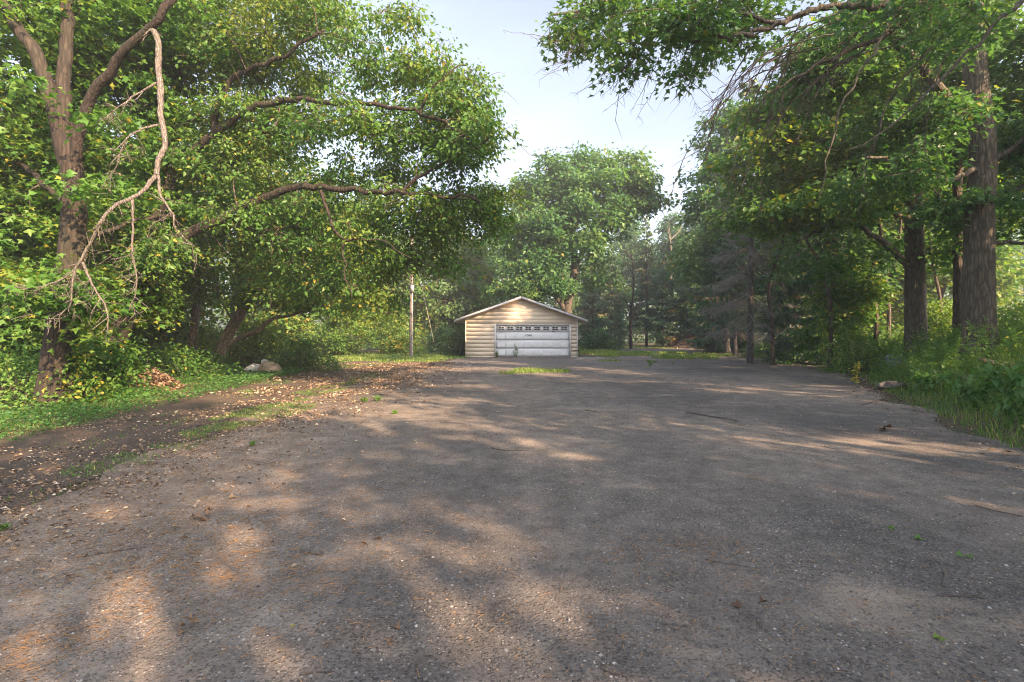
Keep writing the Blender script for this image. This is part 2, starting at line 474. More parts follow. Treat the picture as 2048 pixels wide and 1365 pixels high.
# one sandy, broken seam across the lot where the older apron begins
def mth(op, a, b=None):
    n_ = nt.nodes.new("ShaderNodeMath"); n_.operation = op
    for k_, q_ in ((0, a), (1, b)):
        if q_ is None: continue
        if hasattr(q_, 'is_output'): nt.links.new(q_, n_.inputs[k_])
        else: n_.inputs[k_].default_value = q_
    return n_.outputs[0]
for y_s, wd_, thr_ in ((22.3, .10, .40), (25.6, .07, .50), (16.8, .035, .56)):
    dist_ = mth('ABSOLUTE', mth('SUBTRACT', mth('ADD', sx.outputs['Y'], mth('MULTIPLY', mid.outputs['Fac'], .7)), y_s + .35))
    seam = mth('MULTIPLY', mth('LESS_THAN', dist_, wd_), mth('GREATER_THAN', big.outputs['Fac'], thr_))
    c = mix(nt, seam, c, mix(nt, fine.outputs['Fac'], (0.10, 0.085, 0.07), (0.34, 0.28, 0.23)))
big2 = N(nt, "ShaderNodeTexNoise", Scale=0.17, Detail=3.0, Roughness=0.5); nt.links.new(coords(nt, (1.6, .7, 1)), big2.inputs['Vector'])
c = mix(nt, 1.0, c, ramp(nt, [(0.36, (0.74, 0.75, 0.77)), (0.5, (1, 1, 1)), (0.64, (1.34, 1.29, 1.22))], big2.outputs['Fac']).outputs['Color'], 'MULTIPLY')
c = mix(nt, 1.0, c, ramp(nt, [(0.32, (0.78, 0.78, 0.78)), (0.68, (1.22, 1.21, 1.2))], mid.outputs['Fac']).outputs['Color'], 'MULTIPLY')
# patches of loose sand
snd = N(nt, "ShaderNodeTexNoise", Scale=0.9, Detail=4.0, Roughness=0.55); snd.inputs['Distortion'].default_value = 0.6; nt.links.new(coords(nt, (0.7, 1.3, 1)), snd.inputs['Vector'])
sm = ramp(nt, [(0.58, (0, 0, 0)), (0.72, (0.7, 0.7, 0.7))], snd.outputs['Fac'])
c = mix(nt, sm.outputs['Color'], c, mix(nt, fine.outputs['Fac'], (0.20, 0.165, 0.135), (0.36, 0.31, 0.26)))
c = mix(nt, 1.0, c, (1.36, 1.33, 1.28), 'MULTIPLY')
far = band(sx.outputs['Y'], 23.0, 27.0, 3.0)
c = mix(nt, far, c, mix(nt, 0.6, c, mix(nt, mid.outputs['Fac'], (0.14, 0.125, 0.115), (0.27, 0.24, 0.22))))
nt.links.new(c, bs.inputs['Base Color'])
bs.inputs['Roughness'].default_value = 0.92
bs.inputs['Specular IOR Level'].default_value = 0.25
hh = mix(nt, 0.5, mix(nt, 0.6, fine.outputs['Color'], stm.outputs['Color']), stm2.outputs['Color'])
bump(nt, bs, hh, 1.0, 0.02)
M['asphalt'] = m
sheet("asphalt_lot", [(5.2, -8), (5.3, 0), (5.9, 3.5), (6.6, 6.3), (8.3, 9.9), (10.3, 14), (14.6, 22), (17.5, 28), (19, 33), (17.8, 36.5),
      (15, 33.5), (12.5, 29.6), (9, 28.4), (5.6, 28.6), (5.4, 31.8), (4.5, 32.3), (-3.2, 32.3), (-3.5, 29), (-3.4, 24), (-4.6, 19.5), (-5.0, 14), (-4.8, 9), (-4.5, 5), (-4.6, 0), (-4.9, -8)],
      0.006, M['asphalt'], seed=3)

m, nt, bs, out = new_mat("bare_dirt")
co = coords(nt)
n1 = N(nt, "ShaderNodeTexNoise", Scale=1.1, Detail=7.0, Roughness=0.62); nt.links.new(co, n1.inputs['Vector'])
n2 = N(nt, "ShaderNodeTexNoise", Scale=26.0, Detail=7.0, Roughness=0.72); nt.links.new(co, n2.inputs['Vector'])
r1 = ramp(nt, [(0.3, (0.060, 0.045, 0.035)), (0.6, (0.105, 0.080, 0.062)), (0.8, (0.17, 0.135, 0.11))], n1.outputs['Fac'])
r2 = ramp(nt, [(0.3, (0.45, 0.45, 0.45)), (0.7, (1.35, 1.3, 1.25))], n2.outputs['Fac'])
nt.links.new(mix(nt, 1.0, r1.outputs['Color'], r2.outputs['Color'], 'MULTIPLY'), bs.inputs['Base Color'])
bs.inputs['Roughness'].default_value = 0.95
bump(nt, bs, n2.outputs['Fac'], 0.8, 0.02)
M['dirt'] = m
m2, nt, bs, out = new_mat("pale_gravel_dirt")
co = coords(nt)
n2 = N(nt, "ShaderNodeTexNoise", Scale=7.0, Detail=8.0, Roughness=0.75); nt.links.new(co, n2.inputs['Vector'])
r1 = ramp(nt, [(0.3, (0.11, 0.09, 0.075)), (0.7, (0.28, 0.24, 0.21))], n2.outputs['Fac'])
nt.links.new(r1.outputs['Color'], bs.inputs['Base Color']); bs.inputs['Roughness'].default_value = 0.95
M['gravel'] = m2
sheet("dirt_track", [(-4.2, -8), (-4.2, 5), (-4.5, 9), (-4.7, 14), (-4.4, 19.5), (-3.2, 24), (-3.3, 28), (-4.2, 30), (-6, 27), (-7.6, 21), (-8.6, 15), (-8.0, 10), (-7.1, 6), (-6.5, 0), (-6.4, -8)],
      0.0015, M['dirt'], seed=5)
sheet("gravel_drive", [(5.2, 28), (5.3, 33), (8, 46), (12, 52), (20, 50), (24, 46), (19.5, 38), (17, 34), (14, 31), (10, 28)],
      0.001, M['gravel'], seed=8, wob=0.4)

# ------------------------------------------------------------------ trees
def copy_tree(o, parent=None):
    c = o.copy(); col.objects.link(c)
    if parent is not None: c.parent = parent
    for ch in list(o.children): copy_tree(ch, c)
    return c

def make_tree(name, label, cat, base, limbs, blobs, leaf, mat, bark, seed, n_clump, group=None, trunk_sides=14, bark_amp=0.05,
              gap=-0.9, gap_scale=2.2, twig_mat=None, link_r=0.016, bare_twigs=0, max_join=9.0):
    """limbs[0] is the trunk; blobs are ellipsoids (centre, radii, weight) where the clumps of leaves hang"""
    rng = np.random.RandomState(seed)
    base = np.asarray(base, float)
    root = empty(name, base)
    tag(root, label, cat, group)
    nodes = []; nrad = []
    for k, (pts, r0, r1) in enumerate(limbs):
        pts = np.asarray(pts, float)
        big = r0 > 0.16
        c = catmull(pts, 0.09 if big else 0.22)
        s = np.linspace(0, 1, len(c))
        rad = r0 + (r1 - r0) * s ** 0.8
        if k == 0:
            zz = np.linalg.norm(c - c[0], axis=1)
            rad = rad * (1 + 0.45 * np.exp(-zz / 0.28))
        else:
            c = c + rng.normal(0, 0.012, c.shape) * (1 + 2 * s[:, None])
        mbt = MB()
        tube(mbt, c, rad, trunk_sides if big else 9, bark=bark_amp if big else bark_amp * .7, seed=seed + k)
        mbt.build('trunk' if k == 0 else 'limb', bark, root, smooth=True, origin=base)
        sel = slice(None) if k else slice(int(len(c) * 0.35), None)
        step = 4 if big else 2
        nodes.append(c[sel][::step]); nrad.append(rad[sel][::step])
    nodes = np.vstack(nodes); nrad = np.concatenate(nrad)
    # clump centres
    w = np.array([b[2] if len(b) > 2 else 1.0 for b in blobs], float)
    vol = np.array([np.prod(b[1]) ** 0.8 for b in blobs]) * w
    cnt = rng.multinomial(n_clump, vol / vol.sum())
    C = []
    for (cc, rr, *_), k in zip(blobs, cnt):
        d = unit(rng.normal(0, 1, (k, 3))) * (rng.rand(k, 1) ** 0.42)
        C.append(np.asarray(cc) + d * np.asarray(rr))
    C = np.vstack(C)
    f = lowfreq(C, gap_scale, seed + 7)
    C = C[f > gap]
    f2 = lowfreq(C, gap_scale * 1.6, seed + 9)
    # connect nearest first
    D = np.min(np.linalg.norm(C[:, None, :] - nodes[None, :, :], axis=2), axis=1) if len(C) * len(nodes) < 4e6 else np.array([np.min(np.linalg.norm(nodes - c, axis=1)) for c in C])
    order = np.argsort(D)
    keep = np.ones(len(C), bool)
    cap = len(nodes) + len(C) * 3
    NB = np.zeros((cap, 3)); NR = np.zeros(cap); nn = len(nodes)
    NB[:nn] = nodes; NR[:nn] = nrad
    br = MB()
    for idx in order:
        c = C[idx]
        dv = c - NB[:nn]
        dd = np.linalg.norm(dv, axis=1) + 0.25 * np.maximum(0, -dv[:, 2])
        k = int(np.argmin(dd)); L = dd[k]
        if L > max_join: keep[idx] = False; continue
        a = NB[k]
        r0 = min(NR[k] * 0.75, 0.006 + link_r * L); r1 = max(0.004, r0 * 0.45)
        mid = a * .5 + c * .5 + rng.normal(0, 0.09 * L, 3) + np.array([0, 0, 0.10 * L])
        pts = np.array([a, a * .7 + mid * .3, mid, c]) if L > 0.5 else np.array([a, mid, c])
        tube(br, pts, np.linspace(r0, r1, len(pts)), 5 if r0 > 0.02 else 4, cap=False)
        add = np.array([mid, c]); m_ = len(add)
        NB[nn:nn + m_] = add; NR[nn:nn + m_] = [(r0 + r1) / 2, r1]; nn += m_
    C = C[keep]; f2 = f2[keep]
    # twigs and leaves
    nl = leaf['n']; R = leaf['R']; flat = leaf.get('flat', 0.55)
    n = len(C) * nl
    Rk = R * rng.uniform(0.7, 1.3, len(C))
    off = np.clip(rng.normal(0, 0.5, (len(C), nl, 3)), -.95, .95) * Rk[:, None, None] * np.array([1, 1, flat])
    off[..., 2] -= leaf.get('droop', 0.25) * (off[..., 0] ** 2 + off[..., 1] ** 2) / Rk[:, None]
    kt = leaf.get('twigs', 3)
    if kt:
        A = np.repeat(C, kt, 0); B = A + off[:, :kt].reshape(-1, 3) * 1.25
        twig_bundle(br, A, B, 0.007 * leaf.get('tw', 1), 0.003, 0.03, rng)
    if bare_twigs:
        sel = rng.choice(len(C), bare_twigs)
        A = C[sel]; B = A + rng.normal(0, 1, (bare_twigs, 3)) * np.array([.7, .7, .35]) - np.array([0, 0, .5])
        twig_bundle(br, A, B, 0.008, 0.003, 0.05, rng)
    br.build('branchwork', twig_mat or M['twig'], root, kind='stuff', origin=base)
    pos = (C[:, None, :] + off).reshape(-1, 3)
    o2 = off.reshape(-1, 3)
    dirn = unit(np.stack([o2[:, 0], o2[:, 1], o2[:, 2] * 0 - 0.15 * R], 1) / R + rng.normal(0, 0.55, (n, 3)) * np.array([1, 1, .6]) + np.array([0, 0, leaf.get('hang', -0.25)]))
    nrm = unit(np.array([0, 0, 1.0]) + rng.normal(0, leaf.get('tilt', 0.5), (n, 3)) + 0.25 * o2 / R)
    sz = leaf['size'] * rng.uniform(0.5, 1.45, n)
    tb = 0.42 + 0.16 * f2 + rng.normal(0, 0.10, len(C)) + leaf.get('bias', 0)
    tint = np.clip(np.repeat(tb, nl) + rng.normal(0, 0.14, n), 0, 0.9)
    yel = rng.rand(n) < leaf.get('yellow', 0.01) * np.repeat(1 + 6 * (rng.rand(len(C)) < .1), nl)
    tint[yel] = rng.uniform(0.93, 1.0, yel.sum())
    cr = MB()
    leaf_faces(cr, pos, dirn, nrm, sz, sz * leaf.get('wid', 0.62), tint, leaf.get('shape', 'kite'))
    cr.build('crown', mat, root, kind='stuff', origin=base)
    return root

def blob(px, py, Y, rx, ry, rd, w=1.0):
    return (P(px, py, Y), (rx / FP * Y, rd, ry / FP * Y), w)
def line(*pts): return [P(*p) for p in pts]

# --- left foreground maple
A0 = P(100, 818, 10.6)
make_tree("maple_tree", "big dark leaning maple nearest on the left, its trunk bare at the foot", "tree", A0,
    [(line((100, 820, 10.6), (108, 740, 10.6), (122, 640, 10.6), (138, 540, 10.55), (147, 450, 10.5), (146, 360, 10.45), (128, 275, 10.4), (122, 240, 10.4)), .26, .20),
     (line((126, 262, 10.4), (100, 190, 10.3), (72, 110, 10.2), (25, 40, 10.1), (-20, -40, 10), (-60, -160, 10)), .15, .09),
     (line((124, 250, 10.4), (130, 150, 10.5), (136, 40, 10.6), (134, -80, 10.7), (150, -260, 10.8)), .14, .08),
     (line((146, 345, 10.45), (158, 270, 10.3), (176, 205, 10.2), (212, 155, 10.0), (258, 100, 9.8), (292, 68, 9.65), (335, 15, 9.5), (380, -70, 9.4)), .125, .06),
     (line((148, 420, 10.5), (100, 380, 11), (40, 330, 11.5), (-60, 300, 12)), .08, .04),
     (line((140, 500, 10.5), (200, 470, 11.2), (280, 440, 12), (360, 430, 12.4)), .07, .03)],
    [blob(70, 100, 11.7, 170, 150, 2.2), blob(-40, 300, 12.3, 190, 150, 2.4), blob(250, 40, 12.3, 190, 120, 2.2), blob(255, 230, 12.9, 130, 140, 1.6),
     blob(30, 480, 12.3, 150, 110, 1.8), blob(290, 400, 13.5, 120, 110, 1.8), blob(10, 630, 12.7, 100, 80, 1.3), blob(215, 560, 13.3, 110, 100, 1.4),
     blob(-250, 350, 12.2, 200, 300, 2.6, .5), blob(120, -250, 12.2, 420, 200, 3.2, .5), blob(170, 365, 9.7, 60, 25, .3, 1.0), blob(105, 560, 9.6, 95, 50, .5, 1.1), blob(45, 150, 9.5, 45, 45, .3, 1.0), blob(185, 215, 9.6, 60, 30, .3, 1.0), blob(190, 620, 10.2, 60, 50, .4, 1.2)],
    dict(n=130, R=.6, size=.135, shape='lobed', wid=.95, yellow=.010, twigs=5, tilt=.42, bias=.03), M['maple'], M['bark_deep'], 11, 760, trunk_sides=28, gap=-.75)

# --- broken dead limb hanging from that maple
rng = np.random.RandomState(5)
dl = empty("dead_branch", P(306, 62, 9.6))
tag(dl, "pale broken dead branch hanging down from the nearest maple on the left", "branch")
def dead_piece(name, pts, r0, r1, parent, n_tw=0, tl=.5, sides=9):
    b = MB(); c = catmull(line(*pts), .09); c = c + rng.normal(0, .006, c.shape) + .02 * np.stack([np.sin(np.arange(len(c)) * .55 + r0 * 99), 0 * c[:, 0], 0 * c[:, 0]], 1)
    tube(b, c, np.linspace(r0, r1, len(c)) * (1 + .12 * np.sin(np.arange(len(c)) * .9) * rng.rand(len(c))), sides, bark=.06, seed=int(r0 * 1000))
    o = b.build(name, M['dead'], parent, smooth=True, origin=P(306, 62, 9.6))
    if n_tw:
        t = MB(); k = rng.randint(len(c) // 4, len(c), n_tw); Aq = c[k]
        d = np.stack([rng.normal(-.2, .5, n_tw), rng.normal(0, .4, n_tw), rng.normal(-.55, .4, n_tw)], 1)
        Bq = Aq + unit(d) * rng.uniform(.3, 1, (n_tw, 1)) * tl
        twig_bundle(t, Aq, Bq, .011, .004, .0, rng)
        k2 = n_tw * 2; s = rng.randint(0, n_tw, k2); u = rng.uniform(.4, .95, (k2, 1)); A2 = Aq[s] * (1 - u) + Bq[s] * u
        twig_bundle(t, A2, A2 + unit(np.stack([rng.normal(-.2, .7, k2), rng.normal(0, .5, k2), rng.normal(-.4, .6, k2)], 1)) * rng.uniform(.12, .42, (k2, 1)), .006, .003, 0, rng)
        t.build('twig', M['dead'], o, kind='stuff', origin=P(306, 62, 9.6))
    return o
dead_piece('stem', [(303, 56, 9.6), (312, 74, 9.55), (318, 108, 9.5), (318, 160, 9.45), (322, 220, 9.4), (328, 285, 9.35), (318, 325, 9.3), (314, 352, 9.3)], .058, .046, dl)
dead_piece('fork', [(314, 350, 9.3), (292, 375, 9.2), (265, 395, 9.1), (228, 415, 9.0), (195, 455, 8.95), (172, 500, 8.9), (160, 528, 8.85), (120, 560, 8.8), (60, 578, 8.7), (5, 582, 8.6)], .042, .008, dl, 40, .7)
dead_piece('fork', [(264, 396, 9.1), (268, 440, 9.1), (262, 500, 9.1), (275, 560, 9.1), (258, 620, 9.1)], .024, .006, dl, 15, .55, 7)
dead_piece('fork', [(316, 350, 9.3), (325, 395, 9.3), (345, 430, 9.3), (350, 455, 9.3), (385, 490, 9.3)], .027, .008, dl, 15, .55, 7)
dead_piece('fork', [(165, 525, 8.86), (182, 560, 8.86), (205, 605, 8.86), (216, 650, 8.86), (200, 668, 8.86)], .023, .006, dl, 15, .55, 7)
dead_piece('fork', [(150, 535, 8.85), (145, 580, 8.8), (140, 610, 8.8), (100, 640, 8.75)], .020, .006, dl, 16, .5, 7)
dead_piece('fork', [(312, 166, 9.45), (280, 185, 9.4), (250, 205, 9.3), (220, 228, 9.2), (213, 240, 9.2)], .021, .006, dl, 14, .5, 7)
dead_piece('fork', [(316, 250, 9.4), (288, 258, 9.3), (255, 275, 9.2), (240, 300, 9.2), (232, 335, 9.2), (205, 372, 9.2)], .022, .006, dl, 14, .5, 7)

sp_ = MB(); j0 = P(303, 58, 9.58)
for k in range(14):
    a_ = rng.rand() * 6.28; d_ = np.array([math.cos(a_) * .5, math.sin(a_) * .5, rng.uniform(-1, .8)])
    tube(sp_, [j0 + .05 * d_, j0 + d_ * .12 + rng.normal(0, .01, 3), j0 + d_ * rng.uniform(.18, .42)], [.02, .014, .002], 4)
sp_.build('splinter', M['dead'], dl, kind='stuff', origin=P(306, 62, 9.6))

# --- the long-limbed boxelder behind it
make_tree("boxelder_tree", "boxelder with long limbs reaching right across the lot behind the nearest maple", "tree", P(200, 785, 13),
    [(line((200, 790, 13), (222, 705, 13), (262, 595, 13), (325, 503, 13)), .31, .24),
     (line((318, 512, 13), (380, 468, 12.9), (440, 438, 12.8), (520, 400, 12.5), (610, 374, 12.1), (700, 382, 11.8), (790, 386, 11.5), (885, 392, 11.2), (960, 400, 11)), .155, .03),
     (line((262, 595, 13), (300, 470, 13.4), (350, 350, 13.4), (425, 270, 13), (505, 217, 12.6), (600, 200, 12.2), (700, 206, 11.8), (780, 214, 11.5), (840, 226, 11.3), (905, 255, 11.1), (955, 300, 11)), .155, .025),
     (line((428, 268, 13), (437, 205, 12.9), (470, 152, 12.7), (520, 132, 12.4), (575, 110, 12.1), (650, 60, 11.8)), .095, .035),
     (line((338, 380, 13.4), (360, 140, 13.6), (400, 0, 13.6), (430, -180, 13.6)), .12, .05),
     (line((640, 378, 12), (655, 420, 11.8), (668, 455, 11.7), (686, 482, 11.6), (690, 530, 11.5), (706, 600, 11.4)), .05, .012),
     (line((686, 482, 11.6), (720, 478, 11.5), (770, 482, 11.4), (820, 520, 11.3)), .03, .01),
     (line((800, 386, 11.5), (850, 345, 11.4), (920, 310, 11.3), (985, 270, 11.2)), .05, .015),
     (line((840, 226, 11.3), (870, 170, 11.2), (930, 130, 11.2)), .035, .012),
     (line((1, 1, 1), (1, 1, 1.1)) if False else line((450, 432, 12.8), (520, 460, 13), (590, 455, 13.2), (640, 500, 13.4)), .05, .02)],
    [blob(880, 215, 12.3, 110, 95, 1.6), blob(955, 300, 12.1, 75, 110, 1.5), blob(800, 115, 12.7, 110, 70, 1.8), blob(620, 60, 13.3, 110, 110, 2.2),
     blob(520, 190, 13.9, 130, 110, 2), blob(720, 290, 13.0, 170, 85, 2.2), blob(880, 400, 12.5, 120, 80, 1.7), blob(620, 440, 13.7, 160, 80, 2),
     blob(760, 480, 13.3, 120, 75, 1.7), blob(900, 490, 12.9, 80, 50, 1.2, .8), blob(480, 330, 14.3, 130, 90, 2), blob(985, 400, 12.3, 45, 70, 1.2),
     blob(720, 585, 13.3, 100, 60, 1.2, .7), blob(430, 60, 13.9, 120, 120, 2.2), blob(440, -180, 13.5, 230, 150, 3, .5), blob(560, 530, 14.3, 120, 60, 1.6, .8),
     blob(860, 540, 13.3, 70, 50, 1, .55), blob(270, 590, 12.0, 60, 60, .4, 1.3), blob(400, 430, 12.2, 50, 25, .3, 1.2), blob(335, 500, 12.2, 70, 50, .4, 1.6), blob(290, 560, 12.2, 60, 60, .4, 1.4)],
    dict(n=95, R=.5, size=.118, shape='kite', wid=.55, yellow=.008, twigs=6, droop=.5, hang=-.45, tilt=.55, bias=.05), M['elm'], M['bark_deep'], 23, 1350, trunk_sides=24, gap=-.48, gap_scale=1.25, bare_twigs=260)

# --- leaning pale tree further back on the left
make_tree("leaning_tree", "pale forked tree leaning right beside the two boulders", "tree", P(428, 748, 20),
    [(line((428, 752, 20), (440, 710, 20), (456, 670, 20), (478, 632, 20), (498, 600, 19.9), (520, 565, 19.8)), .27, .17),
     (line((516, 572, 19.8), (560, 545, 19.6), (610, 505, 19.3), (660, 470, 19), (720, 440, 18.6)), .14, .05),
     (line((455, 690, 20), (480, 676, 19.9), (515, 662, 19.7), (545, 637, 19.5), (580, 632, 19.3), (640, 605, 19)), .12, .035),
     (line((470, 645, 20), (465, 610, 20.3), (480, 570, 20.6), (470, 520, 21)), .10, .05),
     (line((470, 650, 20), (440, 600, 20.2), (430, 560, 20.2), (390, 520, 20.2)), .05, .02)],
    [blob(580, 570, 19.6, 130, 60, 2), blob(690, 580, 19, 90, 60, 2), blob(460, 480, 20.8, 110, 70, 2), blob(640, 450, 19.4, 110, 70, 2.4), blob(380, 560, 20.6, 70, 50, 1.6, .7),
     blob(500, 380, 21, 200, 80, 3)],
    dict(n=85, R=.75, size=.18, wid=.6, yellow=.03, twigs=2, bias=.12), M['elm'], M['bark_pale'], 31, 330, trunk_sides=18)
make_tree("slender_tree", "slender pale tree standing left of the leaning forked tree", "tree", P(385, 735, 22),
    [(line((385, 738, 22), (390, 640, 22), (402, 560, 22), (418, 510, 22), (440, 478, 22), (455, 400, 22)), .20, .12),
     (line((418, 510, 22), (400, 440, 22.2), (370, 360, 22.4)), .1, .05), (line((440, 478, 22), (480, 440, 21.6), (530, 420, 21.4)), .08, .03)],
    [blob(420, 330, 22, 150, 110, 3), blob(330, 450, 22.6, 80, 90, 2.4), blob(520, 400, 21.6, 70, 60, 2)],
    dict(n=85, R=.8, size=.2, wid=.6, yellow=.02, twigs=2, bias=.08), M['elm'], M['bark_pale'], 37, 260)

# --- big oak behind the garage
make_tree("oak_tree", "tall spreading oak rising right behind the garage roof", "tree", P(1133, 708, 42),
    [(line((1133, 709, 42), (1134, 650, 42), (1137, 600, 42), (1146, 560, 42), (1150, 525, 42), (1144, 470, 42), (1150, 420, 42), (1160, 360, 42)), .50, .2),
     (line((1132, 622, 42), (1112, 595, 41.5), (1090, 583, 41), (1050, 575, 40.5), (1000, 562, 40)), .22, .06),
     (line((1148, 540, 42), (1180, 480, 41.5), (1215, 430, 41.4), (1262, 408, 41.2), (1310, 400, 41)), .22, .06),
     (line((1146, 480, 42), (1110, 430, 42.4), (1080, 390, 42.6), (1060, 360, 42.8)), .2, .06),
     (line((1150, 420, 42), (1190, 370, 42.4), (1215, 330, 42.6)), .16, .05)],
    [blob(1180, 330, 42, 45, 35, 2.4), blob(1235, 325, 42, 40, 32, 2.4), blob(1110, 340, 42, 45, 30, 2.4), blob(1065, 375, 42, 40, 32, 2.4), blob(1275, 365, 41, 45, 34, 2.4),
     blob(1170, 390, 41, 90, 45, 4), blob(1090, 440, 41, 60, 45, 3.4), blob(1220, 430, 41, 55, 40, 3), blob(1295, 405, 41, 28, 20, 1.6), blob(1150, 480, 40.6, 75, 36, 3),
     blob(1075, 520, 40.4, 55, 38, 2.8), blob(1040, 580, 40, 70, 18, 2), blob(1110, 570, 40.2, 50, 16, 2), blob(1195, 545, 41.5, 30, 40, 2, .6), blob(1035, 460, 42, 30, 70, 2.5)],
    dict(n=75, R=1.05, size=.36, wid=.6, yellow=.004, twigs=2, tw=2, bias=.05, tilt=.6), M['oak'], M['bark_oak'], 43, 640, trunk_sides=16, gap=-.42, gap_scale=1.9, link_r=.014)

# --- right: big furrowed trunk and its neighbours
zf = float(height(12.6, 13))
make_tree("oak_tree", "thick furrowed oak on the right bank, the largest trunk in view", "tree", (12.6, 13, zf - .1),
    [([np.array([12.58, 13, zf - .1]), *line((1957, 560, 13), (1960, 420, 13), (1966, 320, 13), (1958, 220, 13), (1948, 120, 13), (1944, 0, 13.1), (1940, -160, 13.2))], .365, .2),
     (line((1952, 240, 13), (1915, 215, 12.8), (1880, 180, 12.5), (1835, 130, 12.2), (1790, 85, 12), (1720, 40, 11.8), (1640, 40, 11.6)), .15, .05),
     (line((1958, 335, 13), (1900, 360, 12.6), (1850, 352, 12.3), (1800, 330, 12), (1740, 310, 11.8)), .085, .03),
     (line((1968, 330, 13), (2030, 290, 13), (2100, 210, 13)), .09, .04),
     (line((1962, 400, 13), (2020, 385, 13.4), (2100, 350, 14)), .07, .04),
     (line((1966, 490, 13), (2020, 485, 13.6), (2100, 488, 14)), .06, .04),
     (line((1950, 110, 13), (2000, 60, 12.8), (2060, -20, 12.6)), .12, .06)],
    [blob(1960, 60, 13, 130, 90, 2), blob(1800, 90, 12, 130, 80, 1.8), blob(1660, 120, 12, 110, 70, 1.8), blob(1830, 250, 12.4, 100, 50, 1.6), blob(1760, 350, 12.2, 90, 45, 1.5),
     blob(2050, 260, 13.4, 70, 90, 1.8), blob(2060, 440, 14.5, 70, 60, 1.6, .7), blob(1900, 420, 13.6, 80, 35, 1.2, .6), blob(1960, -250, 13, 400, 180, 4, .55), blob(2200, 100, 13, 160, 260, 3, .5)],
    dict(n=110, R=.6, size=.15, shape='lobed', wid=.8, yellow=.008, twigs=3, tilt=.5), M['oak'], M['bark_oak'], 53, 600, trunk_sides=64, bark_amp=.06, gap=-.2, gap_scale=1.4, bare_twigs=150)
zg = float(height(15, 18))
make_tree("oak_tree", "second thick oak trunk on the bank, left of the largest trunk", "tree", (15.0, 18, zg - .1),
    [([np.array([15.05, 18, zg - .1]), *line((1830, 560, 18), (1828, 440, 18), (1826, 330, 18), (1834, 220, 18), (1840, 120, 18), (1830, 0, 18))], .36, .18),
     (line((1818, 530, 18), (1780, 495, 17.8), (1745, 470, 17.6), (1715, 448, 17.4), (1690, 438, 17.2), (1640, 462, 17), (1590, 490, 16.8)), .14, .03),
     (line((1822, 440, 18), (1785, 425, 17.8), (1750, 405, 17.6), (1700, 395, 17.2)), .11, .03),
     (line((1826, 380, 18), (1775, 355, 17.8), (1720, 340, 17.5), (1640, 345, 17)), .11, .03),
     (line((1834, 240, 18), (1790, 170, 17.8), (1740, 110, 17.6)), .14, .05), (line((1838, 200, 18), (1880, 130, 18), (1900, 40, 18)), .12, .05)],
    [blob(1680, 400, 17.4, 120, 50, 2), blob(1560, 420, 17, 90, 55, 2), blob(1650, 310, 17.4, 130, 60, 2.2), blob(1740, 200, 17.6, 130, 80, 2.4), blob(1860, 120, 18, 120, 90, 2.6),
     blob(1880, 420, 18.4, 70, 60, 1.8, .6), blob(1600, 220, 18, 100, 70, 2.2), blob(1500, 330, 18, 80, 60, 2), blob(1830, -100, 18, 220, 120, 3, .6), blob(1720, 520, 17.8, 80, 30, 1.4, .5)],
    dict(n=100, R=.75, size=.20, shape='kite', wid=.75, yellow=.02, twigs=3, tilt=.45, bias=.02), M['maple'], M['bark_oak'], 59, 640, trunk_sides=40, gap=-.35, gap_scale=1.5, bare_twigs=100)
zh = float(height(15.7, 17))
make_tree("slender_tree", "slender dark leafy trunk tucked close left of the largest trunk", "tree", (15.7, 17, zh - .1),
    [([np.array([15.7, 17, zh - .1]), *line((1917, 560, 17), (1914, 420, 17), (1918, 300, 17), (1922, 150, 17), (1920, -60, 17))], .17, .09),
     (line((1915, 430, 17), (1880, 400, 17), (1850, 350, 17)), .05, .02)],
    [blob(1920, 480, 17.2, 40, 70, 1, .8), blob(1930, 250, 17.6, 80, 110, 2), blob(1910, 40, 17.6, 110, 90, 2), blob(2010, 360, 19, 60, 120, 2)],
    dict(n=80, R=.6, size=.18, wid=.7, yellow=.02, twigs=2, bias=.1), M['maple'], M['bark_dark'], 61, 260, trunk_sides=16)

